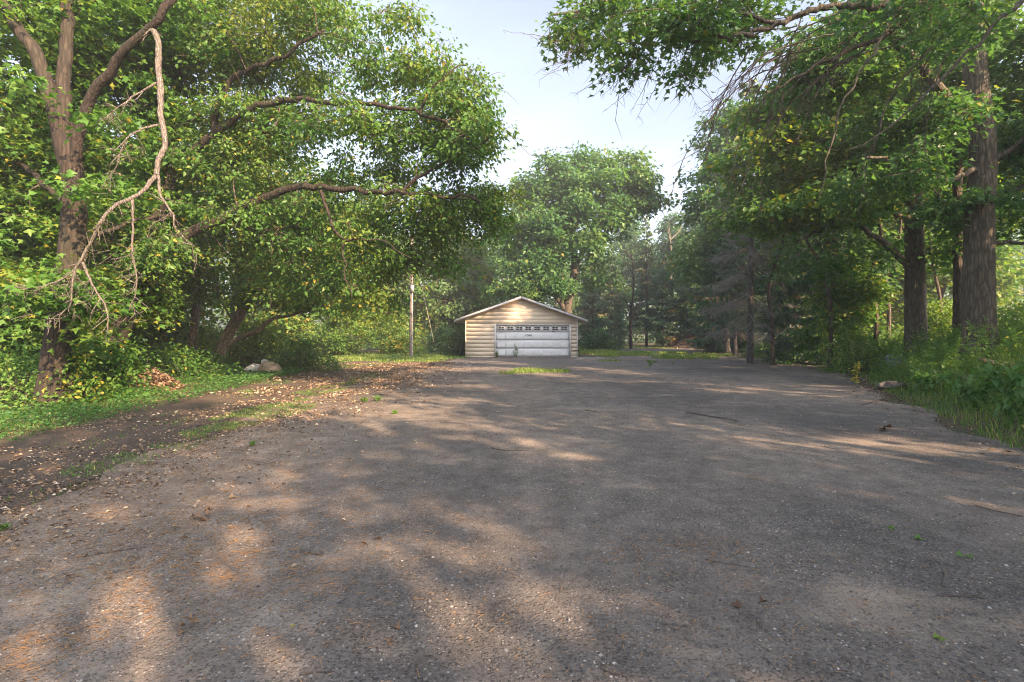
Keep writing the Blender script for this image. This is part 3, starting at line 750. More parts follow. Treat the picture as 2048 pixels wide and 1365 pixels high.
# --- oak standing right of the camera: its limbs hang into the top right
ze = float(height(12.5, 3))
oak_root = make_tree("overhanging_oak", "oak whose bare-tipped boughs hang into the top right of the view", "tree", (12.5, 3, ze - .1),
    [([np.array([12.5, 3, ze - .1]), np.array([12.4, 3, 3.5]), np.array([12.2, 3.2, 6.5]), np.array([12, 3.5, 10]), np.array([12.2, 3.5, 14])], .45, .15),
     ([np.array([12.3, 3.1, 5.2]), np.array([10.2, 4.6, 6.6]), *line((1860, -40, 8), (1760, 14, 8), (1650, 14, 8), (1560, 48, 8), (1480, 70, 8), (1400, 78, 8), (1300, 60, 8))], .17, .02),
     ([np.array([12.3, 3.0, 4.6]), *line((2180, -30, 7.4), (2030, 15, 7.4), (1960, 85, 7.4), (1880, 160, 7.5), (1840, 205, 7.5), (1780, 255, 7.6), (1700, 300, 7.6))], .085, .012),
     ([np.array([12.2, 3.2, 6.4]), np.array([10, 5.5, 8]), *line((1700, -120, 9), (1500, -60, 9), (1350, -30, 9), (1200, 10, 9), (1100, 30, 9))], .16, .02),
     (line((1860, -40, 8), (1790, 60, 8.2), (1720, 90, 8.3), (1640, 130, 8.4), (1560, 170, 8.5), (1500, 230, 8.6)), .06, .012),
     (line((1820, -20, 8), (1740, 120, 7.8), (1690, 200, 7.8), (1660, 290, 7.8), (1640, 400, 7.8)), .028, .008),
     (line((1560, 48, 8), (1450, 20, 8), (1330, 10, 8.2), (1220, 30, 8.3)), .035, .01),
     ([np.array([12.1, 3.4, 8.5]), np.array([8, 2, 10.5]), np.array([4, 1.5, 11.5])], .14, .04),
     ([np.array([12.1, 3.4, 8.5]), np.array([13, -1, 11]), np.array([12, -4, 12.5])], .14, .04)],
    [blob(1180, 50, 8.7, 70, 50, .8), blob(1290, 80, 8.3, 80, 50, .9), blob(1390, 60, 8.2, 80, 60, 1), blob(1480, 20, 8.6, 90, 45, 1), blob(1250, 10, 9, 110, 40, 1), blob(1370, 145, 8.4, 45, 22, .5, .5), blob(1265, 140, 8.3, 45, 25, .5, .5),
     blob(1600, 50, 8.6, 110, 50, 1.1, .6), blob(1750, 20, 8.4, 120, 50, 1.1, .4), blob(1900, 40, 8, 110, 60, 1, .3),
     ((9.5, 2.0, 11), (3, 3, 1.6), .3), ((12.5, 0, 11.5), (3.5, 4, 2.4), .3), ((14.5, 1, 8.0), (2.5, 4, 2), .4), ((12.3, 1.4, 6.4), (2.4, 3.0, 2.0), 1.1), ((11.4, 3.6, 8.6), (1.8, 2.2, 1.4), .7)],
    dict(n=62, R=.42, size=.125, shape='lobed', wid=.62, yellow=.003, twigs=6, tilt=.8, hang=-.1), M['oak'], M['bark_oak'], 67, 1050, trunk_sides=20, gap=-.55, gap_scale=1.2, bare_twigs=420)
# fine drooping bare branches of the same oak
rng = np.random.RandomState(29); tb_ = MB()
for k in range(24):
    px0 = rng.uniform(1480, 1960); py0 = np.interp(px0, [1480, 1650, 1960], [60, 5, -30]) + rng.uniform(0, 120); Y0 = rng.uniform(8, 9.5)
    dx_, dy_ = -rng.uniform(20, 380), rng.uniform(90, 330)
    c = catmull([P(px0, py0, Y0), P(px0 + dx_ * .45, py0 + dy_ * .22, Y0 + .1), P(px0 + dx_ * .8, py0 + dy_ * .6, Y0 + .2), P(px0 + dx_, py0 + dy_, Y0 + .2)], .15)
    c = c + np.cumsum(rng.normal(0, .014, c.shape), 0); tube(tb_, c, np.linspace(.017, .004, len(c)), 4, cap=False)
    n = 22; i_ = rng.randint(len(c) // 4, len(c), n); A = c[i_]
    twig_bundle(tb_, A, A + unit(np.stack([rng.normal(-.5, .4, n), rng.normal(0, .3, n), rng.normal(-.75, .4, n)], 1)) * rng.uniform(.2, .8, (n, 1)), .005, .002, .02, rng)
for k in range(20):
    px0 = rng.uniform(1085, 1400); py0 = np.interp(px0, [1060, 1250, 1400], [60, 150, 165]) + rng.uniform(-25, 10); Y0 = 8.4
    up_ = px0 < 1110
    c = catmull([P(px0, py0 - 30, Y0), P(px0 + rng.normal(-14, 12), py0 + 15, Y0), P(px0 + rng.normal(-25, 25) - 60 * up_, py0 + rng.uniform(30, 75) * (1 - .8 * up_), Y0)], .08)
    c = c + rng.normal(0, .008, c.shape); tube(tb_, c, np.linspace(.007, .0025, len(c)), 4, cap=False)
    n = 7; A = c[rng.randint(1, len(c), n)]
    twig_bundle(tb_, A, A + unit(np.stack([rng.normal(0, .6, n), rng.normal(0, .3, n), rng.normal(-.6, .4, n)], 1)) * rng.uniform(.1, .3, (n, 1)), .003, .0015, .0, rng)
tb_.build('hanging_branch', M['twig'], oak_root, kind='stuff', origin=oak_root.location)
# --- further trees: a few kinds, copied
def kind_tree(name, H, W, seed, nb, ncl, leafd, mat, bark, r=.2, low=.25, label="", group=None, twig_mat=None, gap=-.55, gs=2.0):
    rg = np.random.RandomState(seed)
    b = np.zeros(3)
    top = np.array([rg.normal(0, .4), rg.normal(0, .4), H * .86])
    trunk = [b, np.array([rg.normal(0, .15), rg.normal(0, .15), H * .25]), np.array([rg.normal(0, .3), rg.normal(0, .3), H * .55]), top]
    limbs = [(trunk, r, r * .35)]; blobs = []
    for k in range(nb):
        u = low + (1 - low) * (k + .5) / nb
        az = k * 2.4 + rg.rand()
        rad = W * (0.62 * math.sin(math.pi * min(1, (u - low) / (1.02 - low) * .85 + .18)))
        c = np.array([math.cos(az) * rad, math.sin(az) * rad, H * (u * .94)])
        blobs.append((c, (W * .42, W * .42, H * .095 + .5), 1))
        if k % 2 == 0:
            z0 = max(H * .2, c[2] - rad * .8); a = np.array([0, 0, z0]); a[:2] = np.interp(z0, [0, H * .86], [0, 1]) * top[:2]
            limbs.append(([a, a * .5 + c * .5 + np.array([0, 0, -.2]), c], r * .42, r * .12))
    blobs.append((np.array([0, 0, H * .72]), (W * .6, W * .6, H * .2), 1))
    return make_tree(name, label, "tree", (0, 0, 0), limbs, blobs, leafd, mat, bark, seed, ncl, group=group, trunk_sides=10, gap=gap, gap_scale=gs, twig_mat=twig_mat, link_r=.013)

LB = dict(n=60, R=1.0, size=.34, wid=.65, yellow=.006, twigs=2, tw=1.6, tilt=.6)
kinds = {
 'broad': kind_tree("broadleaf_tree", 15, 4.6, 101, 12, 300, dict(LB), M['wood_leaf'], M['bark_oak'], .24, .2),
 'tall': kind_tree("broadleaf_tree", 18, 3.8, 102, 13, 300, dict(LB, size=.32), M['oak'], M['bark_grey'], .22, .28),
 'light': kind_tree("broadleaf_tree", 12, 3.8, 103, 11, 280, dict(LB, bias=.22, yellow=.03), M['elm'], M['bark_pale'], .18, .12),
 'airy': kind_tree("broadleaf_tree", 14, 5.2, 105, 13, 330, dict(LB, n=48), M['oak'], M['bark_oak'], .24, .2, gap=.12, gs=1.5),
 'small': kind_tree("sapling_tree", 6.5, 2.4, 104, 9, 190, dict(LB, R=.65, size=.22, bias=.15, n=60), M['maple'], M['bark_dark'], .07, .15),
}
def spruce(name, H, W, seed, low, dead_below, mat, dead_frac=0.0, dense=1.0):
    rg = np.random.RandomState(seed)
    root = empty(name, (0, 0, 0)); tag(root, None, "tree")
    t = MB(); tube(t, catmull([(0, 0, -.1), (.05, 0, H * .5), (0, .05, H)], .5), np.linspace(.012 * H, .02, len(catmull([(0, 0, -.1), (.05, 0, H * .5), (0, .05, H)], .5))), 9, bark=.04)
    t.build('trunk', M['bark_grey'], root, smooth=True)
    br = MB(); cr = MB(); dd = MB()
    z = low
    while z < H - .2:
        u = (z - low) / (H - low)
        Lb = W * (1 - u) ** .8 * (0.75 + .5 * rg.rand()) + .15
        for k in range(int(5 * dense)):
            az = rg.rand() * 6.28; L = Lb * rg.uniform(.7, 1.15)
            d = np.array([math.cos(az), math.sin(az), 0])
            p0 = np.array([0, 0, z + rg.normal(0, .12)])
            s = np.linspace(0, 1, 6)[:, None]
            pts = p0 + d * L * s + np.array([0, 0, 1]) * (-(.42 - .5 * u) * L * s + .14 * L * s ** 3)
            tube(br, pts, np.linspace(.022, .005, 6), 4, cap=False)
            dead = z < dead_below or rg.rand() < dead_frac
            n = int(26 * L * (1 if not dead else .5)) + 6
            uu = rg.uniform(.15, 1, n)
            A = np.stack([np.interp(uu, s[:, 0], pts[:, c]) for c in range(3)], 1)
            sd = np.array([-d[1], d[0], 0]) * np.where(rg.rand(n) < .5, 1, -1)[:, None]
            dr = unit(sd * .8 + d * .55 + np.array([0, 0, -.55]) + rg.normal(0, .25, (n, 3)))
            ln = (.22 + .42 * (1 - uu)) * rg.uniform(.6, 1.2, n) * min(1.4, .5 + .35 * L)
            if dead:
                twig_bundle(dd, A, A + dr * ln[:, None] * 1.7 + np.array([0, 0, -.15]), .0095, .004, .02, rg)
            else:
                nr = unit(np.array([0, 0, 1.0]) + rg.normal(0, .5, (n, 3)))
                tn = np.clip(rg.normal(.45, .2, n) + (.0 if rg.rand() > .06 else .5), 0, 1)
                leaf_faces(cr, A, dr, nr, ln * 1.25, .10 + .05 * rg.rand(n), tn, 'blade', .3)
        z += .36 + .1 * rg.rand()
    br.build('branchwork', M['twig_grey'], root, kind='stuff')
    if cr.n: cr.build('crown', mat, root, kind='stuff')
    if dd.n: dd.build('dead_twig', M['twig_grey'], root, kind='stuff')
    return root
kinds['spruce'] = spruce("spruce_tree", 15, 2.5, 201, 2.2, 3.0, M['needle'])
kinds['spruce2'] = spruce("spruce_tree", 11, 2.2, 202, .8, 1.0, M['needle'])
kinds['snag'] = spruce("dying_spruce_tree", 13, 2.7, 203, 2.2, 9.0, M['needle'], .2, .8)
used = set()
def put(kind, px, Y, h=1.0, w=None, rz=None, label="", group=None, X=None, Z=None):
    proto = kinds[kind]
    o = proto if kind not in used else copy_tree(proto)
    used.add(kind)
    x = (px - 1024) / FP * Y if X is None else X
    o.location = (x, Y, (float(height(x, Y)) if Z is None else Z) - .05)
    o.scale = (w or h, w or h, h)
    o.rotation_euler = (0, 0, rz if rz is not None else (px * 1.7 + Y) % 6.28)
    tag(o, label, "tree", group)
    return o
G1 = "leafy trees of the wood behind the lot"
G2 = "spruces at the edge of the back wood"
G3 = "trees of the thicket on the left"
G4 = "trees of the thicket on the right"
# behind, right of the garage
put('spruce', 1293, 56, 1.02, label="green spruce right of the garage, taller of the pair with straight bare feet", group=G2)
put('spruce2', 1326, 54, 1.02, label="yellowing spruce just right of the tall green spruce", group=G2)
put('spruce2', 1185, 52, .95, label="dark spruce right beside the garage's right eave", group=G2)
put('spruce', 1222, 58, .85, label="dim spruce between the garage and the bare grey tree", group=G2)
put('spruce2', 1238, 50, .55, label="small young spruce low in the shade right of the garage", group=G2)
put('tall', 1400, 62, 1.0, label="tall tree over the brush pile at the back of the wood", group=G1)
put('tall', 1345, 70, 1.05, label="tall tree rising behind the spruce pair", group=G1)
put('broad', 1440, 50, 1.0, label="bushy tree just right of the far brush pile", group=G1)
put('tall', 1260, 74, 1.1, label="tall tree filling the gap between the oak and the spruces", group=G1)
put('light', 1395, 58, .8, label="pale green low tree right behind the brush pile", group=G1)
put('broad', 1200, 66, .9, label="dark tree behind the garage's right eave spruces", group=G1)
put('broad', 1110, 60, .8, label="dark tree directly behind the garage gable", group=G1)
put('tall', 1000, 58, .9, label="tall tree behind the left slope of the garage roof", group=G1)
put('light', 930, 50, 1.0, label="light green tree left behind the garage", group=G1)
put('broad', 870, 47, .95, label="bushy tree behind the slanting guy wire", group=G1)
put('light', 800, 46, .95, label="light green tree behind the utility pole", group=G1)
put('broad', 720, 44, 1.0, label="bushy tree left of the utility pole", group=G1)
put('tall', 900, 66, 1.0, label="tall back tree between pole and garage", group=G1)
put('tall', 650, 52, 1.0, label="tall tree far behind the boulders", group=G1)
put('small', 765, 38, .75, label="sapling with bright leaves left of the utility pole", group=G1)
put('small', 690, 34, .7, label="sapling with bright leaves halfway from boulders to pole", group=G1)
# left
put('light', 560, 36, .95, label="light green tree behind the boulders", group=G3)
put('light', 300, 24, .8, label="pale green tree behind the brown leaf pile", group=G3)
put('broad', 160, 20, .75, label="bushy dark tree close behind the two dark left trunks", group=G3)
put('broad', 20, 18, .75, label="bushy dark tree at the left edge behind the maple", group=G3)
put('tall', 330, 38, .9, label="tall tree deep behind the slender pale tree", group=G3)
put('tall', 110, 32, .9, label="tall tree deep behind the maple trunk", group=G3)
put('small', 200, 16.5, .8, label="sapling between the two dark left trunks", group=G3)
put('small', 20, 13.5, .72, label="sapling in the undergrowth left of the maple foot", group=G3)
# right
put('snag', 1500, 25, 1.15, label="dying spruce with a grey veil of dead twigs on the right", group=G4)
put('spruce2', 1640, 24, .85, label="dark spruce in the shade left of the second oak trunk", group=G4)
put('snag', 1580, 30, 1.0, label="dying spruce behind the grey veil, nearer the oaks", group=G4)
put('spruce', 1470, 33, .82, label="full green spruce edging the right thicket, beside the low stick heap", group=G4)
put('spruce2', 1425, 40, 1.1, label="broad spruce between far brush pile and dying spruce", group=G4)
put('spruce2', 1560, 27, .9, label="spruce with branches to the ground right of the dying spruce", group=G4)
put('spruce', 1610, 36, .95, label="tall spruce deep behind the dark shaded spruce", group=G4)
put('spruce2', 1375, 57, 1.25, label="wide spruce just left behind the far brush pile", group=G2)
put('tall', 1455, 36, 1.05, label="tall tree edging the open sky right of the lot", group=G4)
put('broad', 1540, 38, 1.1, label="dense tree behind the dying spruces", group=G4)
put('tall', 1640, 34, 1.0, label="tall tree behind the dark shaded spruce", group=G4)
put('light', 1720, 32, 1.0, label="sunlit pale tree seen between spruce and second oak", group=G4)
put('light', 1880, 30, .9, label="sunlit pale tree behind the two thick trunks", group=G4)
put('broad', 1790, 42, 1.0, label="bushy tree far behind the second oak trunk", group=G4)
put('small', 1690, 21, .8, label="leafy sapling at the shaded edge left of second oak", group=G4)
G5 = "trees along the right side of the lot beside the camera"
for k, (x_, y_, kd, h_) in enumerate([(14.5, -4.5, 'airy', .95), (16, -12, 'airy', 1.0), (12.5, -18, 'airy', .95), (22, 0, 'airy', 1.05), (24, -9, 'airy', 1.05), (19.5, 8, 'light', 1.0), (22, -19, 'airy', 1.05), (8.5, -8.5, 'airy', .95)]):
    put(kd, 0, y_, h_, X=x_, rz=k * 1.3, label="shade tree beside the camera at right, " + ["nearest to the overhanging oak", "second from the overhanging oak", "third from the overhanging oak", "behind the overhanging oak", "middle of the second row", "just right of the largest oak", "far end of the second row", "closest to the asphalt"][k], group=G5)
# thin dark trunks under the right-hand thicket
rng = np.random.RandomState(77)
sp_specs = [(1545, 24, "thin dark pole trunk, leftmost in the right thicket"), (1603, 27, "thin dark pole trunk under the grey twig veil"), (1660, 20, "thin pale stem at the edge of the asphalt right side"),
            (1700, 25, "thin dark pole trunk right of the shaded spruce"), (1748, 21, "crooked thin trunk left of the second oak"), (1775, 27, "thin far trunk close left of the second oak"), (1878, 24, "thin trunk midway between the two thick oaks")]
for k, (px, Yd, lb) in enumerate(sp_specs):
    x = (px - 1024) / FP * Yd; z = float(height(x, Yd))
    pts = [np.array([x, Yd, z - .1])]
    for s in range(1, 6): pts.append(np.array([x + rng.normal(0, .12) * s, Yd + rng.normal(0, .1) * s, z + 2.0 * s]))
    top = pts[-1]
    make_tree("pole_tree", lb, "tree", pts[0], [(pts, .085 + .03 * rng.rand(), .04)], [(top - np.array([0, 0, 1]), (1.6, 1.6, 2.2), 1), (top - np.array([0, 0, 5]), (1.2, 1.2, 2), .4)],
              dict(n=60, R=.7, size=.24, wid=.65, twigs=2, bias=.05), M['wood_leaf'], M['bark_dark'], 300 + k, 60, group="thin trunks in the right thicket", trunk_sides=8, bare_twigs=40)
# bare grey tree and white dead tree
def bare_tree(label, px, Yd, H, seed, mat, r=.2):
    rg = np.random.RandomState(seed)
    x = (px - 1024) / FP * Yd; b = np.array([x, Yd, float(height(x, Yd)) - .1])
    root = empty("bare_tree", b); tag(root, label, "tree", "bare trees at the back")
    t = MB(); c = catmull([b, b + (0, 0, H * .35), b + (.3, 0, H * .7), b + (.1, .2, H)], .4); tube(t, c, np.linspace(r, .04, len(c)), 9, bark=.04)
    t.build('trunk', mat, root, smooth=True, origin=b)
    tw = MB()
    for k in range(16):
        i0 = rg.randint(len(c) // 4, len(c) - 2); az = rg.rand() * 6.28; L = rg.uniform(1.5, 3.6)
        d = np.array([math.cos(az) * .6, math.sin(az) * .6, .8]); p = catmull([c[i0], c[i0] + d * L * .5 + rg.normal(0, .15, 3), c[i0] + d * L], .4)
        if k < 6:
            l = MB(); tube(l, p, np.linspace(r * .35, .02, len(p)), 6); l.build('limb', mat, root, smooth=True, origin=b)
        else: tube(tw, p, np.linspace(.04, .012, len(p)), 4)
        n = 14; A = p[rg.randint(len(p) // 3, len(p), n)]
        twig_bundle(tw, A, A + unit(d + rg.normal(0, .6, (n, 3))) * rg.uniform(.4, 1.3, (n, 1)), .014, .006, 0, rg)
    tw.build('branchwork', mat, root, kind='stuff', origin=b)
bare_tree("bare grey leafless tree between garage and spruce pair", 1262, 50, 10, 5, M['bark_deep'], .17)
bare_tree("white dead treetop showing above the wood right of spruces", 1338, 60, 15, 6, M['dead'], .3)

# far wood: one mass of foliage that closes every view
rng = np.random.RandomState(91)
fw = MB()
def wall_of_leaves(fw, cx, cy, n, rx, ry, z0, z1, size):
    p = np.stack([cx + rng.normal(0, rx, n), cy + rng.normal(0, ry, n), rng.uniform(z0, z1, n)], 1)
    p = p[lowfreq(p, 3.5, 5) > -1.1]; n = len(p)
    leaf_faces(fw, p, rng.normal(0, 1, (n, 3)), unit(np.array([0, 0, .8]) + rng.normal(0, .7, (n, 3))), size * rng.uniform(.7, 1.4, n), size * .6, np.clip(.4 + .2 * lowfreq(p, 4, 8) + rng.normal(0, .13, n), 0, .95))
for cx in np.arange(-90, 91, 6.0):
    wall_of_leaves(fw, cx, 82 + rng.normal(0, 3), 2600, 3.2, 2.5, 0, 15 + 3 * rng.rand(), .62)
for cy in np.arange(16, 82, 6.0):
    wall_of_leaves(fw, -34 - cy * .35 + rng.normal(0, 2), cy, 2200, 2, 3.2, 0, 10 + 3 * rng.rand(), .5)
for cy in np.arange(40, 82, 6.0):
    wall_of_leaves(fw, 36 + cy * .25 + rng.normal(0, 2), cy, 2200, 2, 3.2, 0, 12 + 3 * rng.rand(), .5)
tag(fw.build("far_wood", M['wood_leaf']), "far green wood closing the view behind the garage and thickets", "wood", kind='stuff')

# ------------------------------------------------------------------ shrubs
def shrub(label, px, Yd, w, h, seed, mat, size=.12, bias=.1, n=46, group="shrubs along the edge of the woods", ncl=70, yellow=.01):
    rg = np.random.RandomState(seed)
    x = (px - 1024) / FP * Yd; b = np.array([x, Yd, float(height(x, Yd)) - .05])
    root = empty("shrub", b); tag(root, label, "shrub", group)
    st = MB()
    C = b + np.stack([rg.normal(0, w * .42, ncl), rg.normal(0, w * .35, ncl), h * (.12 + .88 * rg.rand(ncl) ** .8)], 1)
    k = ((C[:, :2] - b[:2]) ** 2).sum(1) / w ** 2; C[:, 2] -= np.minimum(.6 * h, k * h * .8); C[:, 2] = np.maximum(C[:, 2], b[2] + .1)
    A = np.repeat(b[None], ncl, 0) + rg.normal(0, .12, (ncl, 3)) * np.array([1, 1, 0])
    twig_bundle(st, A, C, .016, .006, .1 * h, rg)
    st.build('stem', M['twig'], root, kind='stuff', origin=b)
    off = rg.normal(0, .5, (ncl, n, 3)) * np.array([1, 1, .6]) * (.22 * (w + h) * .5 + .12)
    pos = (C[:, None] + off).reshape(-1, 3); pos[:, 2] = np.maximum(pos[:, 2], b[2] + .04)
    m_ = len(pos)
    tn = np.clip(np.repeat(rg.normal(.4 + bias, .12, ncl), n) + rg.normal(0, .13, m_), 0, .9)
    yy = rg.rand(m_) < yellow; tn[yy] = .97
    cr = MB()
    leaf_faces(cr, pos, off.reshape(-1, 3) + rg.normal(0, .2, (m_, 3)) - np.array([0, 0, .1]), unit(np.array([0, 0, 1.]) + rg.normal(0, .5, (m_, 3))), size * rg.uniform(.7, 1.3, m_), size * .6, tn)
    cr.build('foliage', mat, root, kind='stuff', origin=b)
    return root
shrub("dark leafy shrub filling the space right of the maple foot", 190, 12.2, 1.5, 1.5, 1, M['maple'], .12, 0, yellow=.03)
shrub("leafy shrub with yellow sprigs hugging the maple trunk", 150, 10.9, .55, 1.3, 2, M['maple'], .11, .15, ncl=40, yellow=.12)
shrub("low shrub left of the maple foot at the picture's edge", 15, 11, 1.6, 1.3, 3, M['weed'], .11, .05)
shrub("dark low shrub behind the brown leaf pile", 330, 16.5, 2.2, 1.2, 4, M['maple'], .13, -.05)
shrub("dark shrub between leaf pile and leaning tree", 390, 18.5, 1.6, .9, 5, M['maple'], .13, -.1)
shrub("bright shrub behind the leaning tree and boulders", 500, 23, 3.0, 2.2, 6, M['elm'], .17, .28, ncl=110)
shrub("grey green bushy shrub just right of the boulders", 605, 20, 1.5, 1.25, 7, M['wood_leaf'], .12, .05)
shrub("bright shrub left behind the leaning tree", 400, 25, 2.6, 2.0, 8, M['elm'], .18, .25, ncl=90)
shrub("shrub at the wood's edge left of the sapling", 640, 34, 2.6, 2.2, 9, M['elm'], .22, .15)
shrub("shrub with yellow leaves beside the utility pole foot", 800, 36, 1.5, 1.6, 10, M['elm'], .2, .2, yellow=.12)
shrub("leafy shrub pressed against the left wall of the garage", 912, 34, .9, 1.9, 11, M['wood_leaf'], .18, .15)
shrub("round shrub right of the guy wire foot", 890, 41, 1.8, 2.2, 12, M['wood_leaf'], .24, .05)
shrub("low dark shrub at the right thicket edge by the drive", 1545, 30, 2.0, 1.0, 13, M['wood_leaf'], .18, 0)
shrub("dark shrub right of the far brush pile", 1470, 42, 2.4, 2.2, 14, M['wood_leaf'], .25, -.05)
shrub("dark shrub under the shaded spruce beside asphalt", 1600, 25, 1.6, 1.2, 15, M['wood_leaf'], .16, 0)
shrub("tall weedy shrub at the bank's far corner", 1720, 19, 1.4, 1.6, 16, M['weed'], .11, .2, ncl=90)
shrub("sunlit shrub between the two thick oaks", 1880, 19, 1.6, 1.9, 17, M['weed'], .14, .3)
shrub("sunlit shrub right of the largest oak trunk", 2030, 16, 1.6, 1.5, 18, M['weed'], .13, .3)
shrub("low dark shrub at the back between garage and spruces", 1200, 48, 2.2, 1.8, 19, M['wood_leaf'], .26, 0)

# ------------------------------------------------------------------ garage
GY = 31.4; S = GY / FP
gx = lambda px: (px - 1024) * S
gz = lambda py: EYE - (py - HZ) * S
M['siding'] = plain_mat("tan_painted_siding", (0.68, 0.575, 0.45), (0.74, 0.64, 0.51), 2.2, 0.65, 0.12, 0.004, (0.5, 1, 3))
M['white'] = plain_mat("white_trim_paint", (0.66, 0.67, 0.69), (0.80, 0.81, 0.83), 3.0, 0.5, 0.08, 0.003)
M['door'] = plain_mat("white_door_steel", (0.80, 0.835, 0.88), (0.85, 0.875, 0.90), 0.9, 0.42, 0.0)
M['shingle'] = plain_mat("asphalt_shingle", (0.055, 0.056, 0.060), (0.13, 0.13, 0.135), 30, 0.9, 0.5, 0.01)
M['glass'] = plain_mat("dark_window_glass", (0.012, 0.013, 0.015), (0.022, 0.023, 0.026), 2, 0.12, 0)
M['black'] = plain_mat("black_paint", (0.012, 0.012, 0.012), (0.03, 0.03, 0.03), 8, 0.6, 0)
M['concrete'] = plain_mat("old_concrete", (0.20, 0.185, 0.17), (0.36, 0.335, 0.31), 5, 0.9, 0.4, 0.01)
M['soffit'] = plain_mat("soffit_board", (0.46, 0.37, 0.26), (0.54, 0.44, 0.31), 3, 0.7, 0.1)
gx0, gx1 = gx(932), gx(1156); gxc = (gx(910.5) + gx(1173)) / 2
apex = gz(593.5) ; eave = gz(640); half = gx(1173) - gxc
slope = (apex - eave) / half
g0 = np.array([gxc, GY, 0.0])
gar = empty("garage", g0)
tag(gar, "tan clapboard garage with low gable roof and white double door", "garage")
roof_under = lambda x: apex - .14 - slope * abs(x - gxc)
depth = 7.4
wl = MB().box((gx0 + .03, GY + .05, -.05), (gx0 + .13, GY + depth, roof_under(gx0)))
wl.build('wall', M['siding'], gar, origin=g0)
MB().box((gx1 - .13, GY + .05, -.05), (gx1 - .03, GY + depth, roof_under(gx1))).build('wall', M['siding'], gar, origin=g0)
MB().prism([(gx0 + .03, -.05), (gx1 - .03, -.05), (gx1 - .03, roof_under(gx1)), (gxc, apex - .14), (gx0 + .03, roof_under(gx0))], GY + depth, GY + depth + .1).build('wall', M['siding'], gar, origin=g0)
dx0, dx1, dtop = gx(991.5), gx(1139), gz(650.5)
# backing sheathing behind the boards (three butted pieces)
MB().prism([(gx0 + .03, -.05), (dx0 - .02, -.05), (dx0 - .02, dtop + .02), (gx0 + .03, dtop + .02)], GY + .02, GY + .05).build('sheathing', M['siding'], gar, origin=g0)
MB().prism([(dx1 + .02, -.05), (gx1 - .03, -.05), (gx1 - .03, dtop + .02), (dx1 + .02, dtop + .02)], GY + .02, GY + .05).build('sheathing', M['siding'], gar, origin=g0)
MB().prism([(gx0 + .03, dtop + .02), (gx1 - .03, dtop + .02), (gx1 - .03, roof_under(gx1) - .002), (gxc, apex - .142), (gx0 + .03, roof_under(gx0) - .002)], GY + .02, GY + .05).build('sheathing', M['siding'], gar, origin=g0)
# clapboards, each one a part: bottom edge stands proud of the board below
rng = np.random.RandomState(3)
bh = 8.0 * S; z = gz(712)
tx0, tx1, ttop = gx(989), gx(1141.5), gz(648.6)
def clap(x0, x1, z0, z1):
    xa0, xb0, xa1, xb1 = x0, x1, x0, x1
    lim = lambda zz: (apex - .15 - zz) / slope
    if roof_under(x0) < z1 or roof_under(x1) < z1:
        xa1, xb1 = max(x0, gxc - lim(z1)), min(x1, gxc + lim(z1)); xa0, xb0 = max(x0, gxc - lim(z0)), min(x1, gxc + lim(z0))
        if xb1 - xa1 < .05: z1 = apex - .16; xa1 = gxc - .02; xb1 = gxc + .02
        if xb0 - xa0 < .1: return
    dz = rng.normal(0, .003); p = .008 + rng.normal(0, .001)
    y_b = GY - p + .012; y_t = GY + .005; yb = GY + .018
    v = [(xa0, y_b, z0 + dz), (xb0, y_b, z0 + dz), (xb1, y_t, z1), (xa1, y_t, z1), (xa0, yb, z0 + dz), (xb0, yb, z0 + dz), (xb1, yb, z1), (xa1, yb, z1)]
    MB().add(v, quads=[(0, 1, 2, 3), (5, 4, 7, 6), (4, 5, 1, 0), (3, 2, 6, 7), (4, 0, 3, 7), (1, 5, 6, 2)]).build('siding_board', M['siding'], gar, origin=g0)
while z < apex - .2:
    z1 = z + bh - .008
    if z1 <= ttop + .03:
        clap(gx0, tx0 - .004, z, z1); clap(tx1 + .004, gx1 - .05, z, z1)
    else:
        clap(gx0, gx1 - .05, max(z, ttop + .004) if z < ttop else z, z1)
    z += bh
clap(gx0, tx0 - .004, gz(716), gz(712) - .006); clap(tx1 + .004, gx1 - .05, gz(716), gz(712) - .006)
MB().box((gx1 - .046, GY - .03, -.02), (gx1 + .0, GY + .018, roof_under(gx1) - .02)).build('corner_board', M['white'], gar, origin=g0)
MB().box((gx0 - .05, GY - .022, -.02), (gx0 - .004, GY + .018, roof_under(gx0) - .03)).build('corner_board', M['siding'], gar, origin=g0)
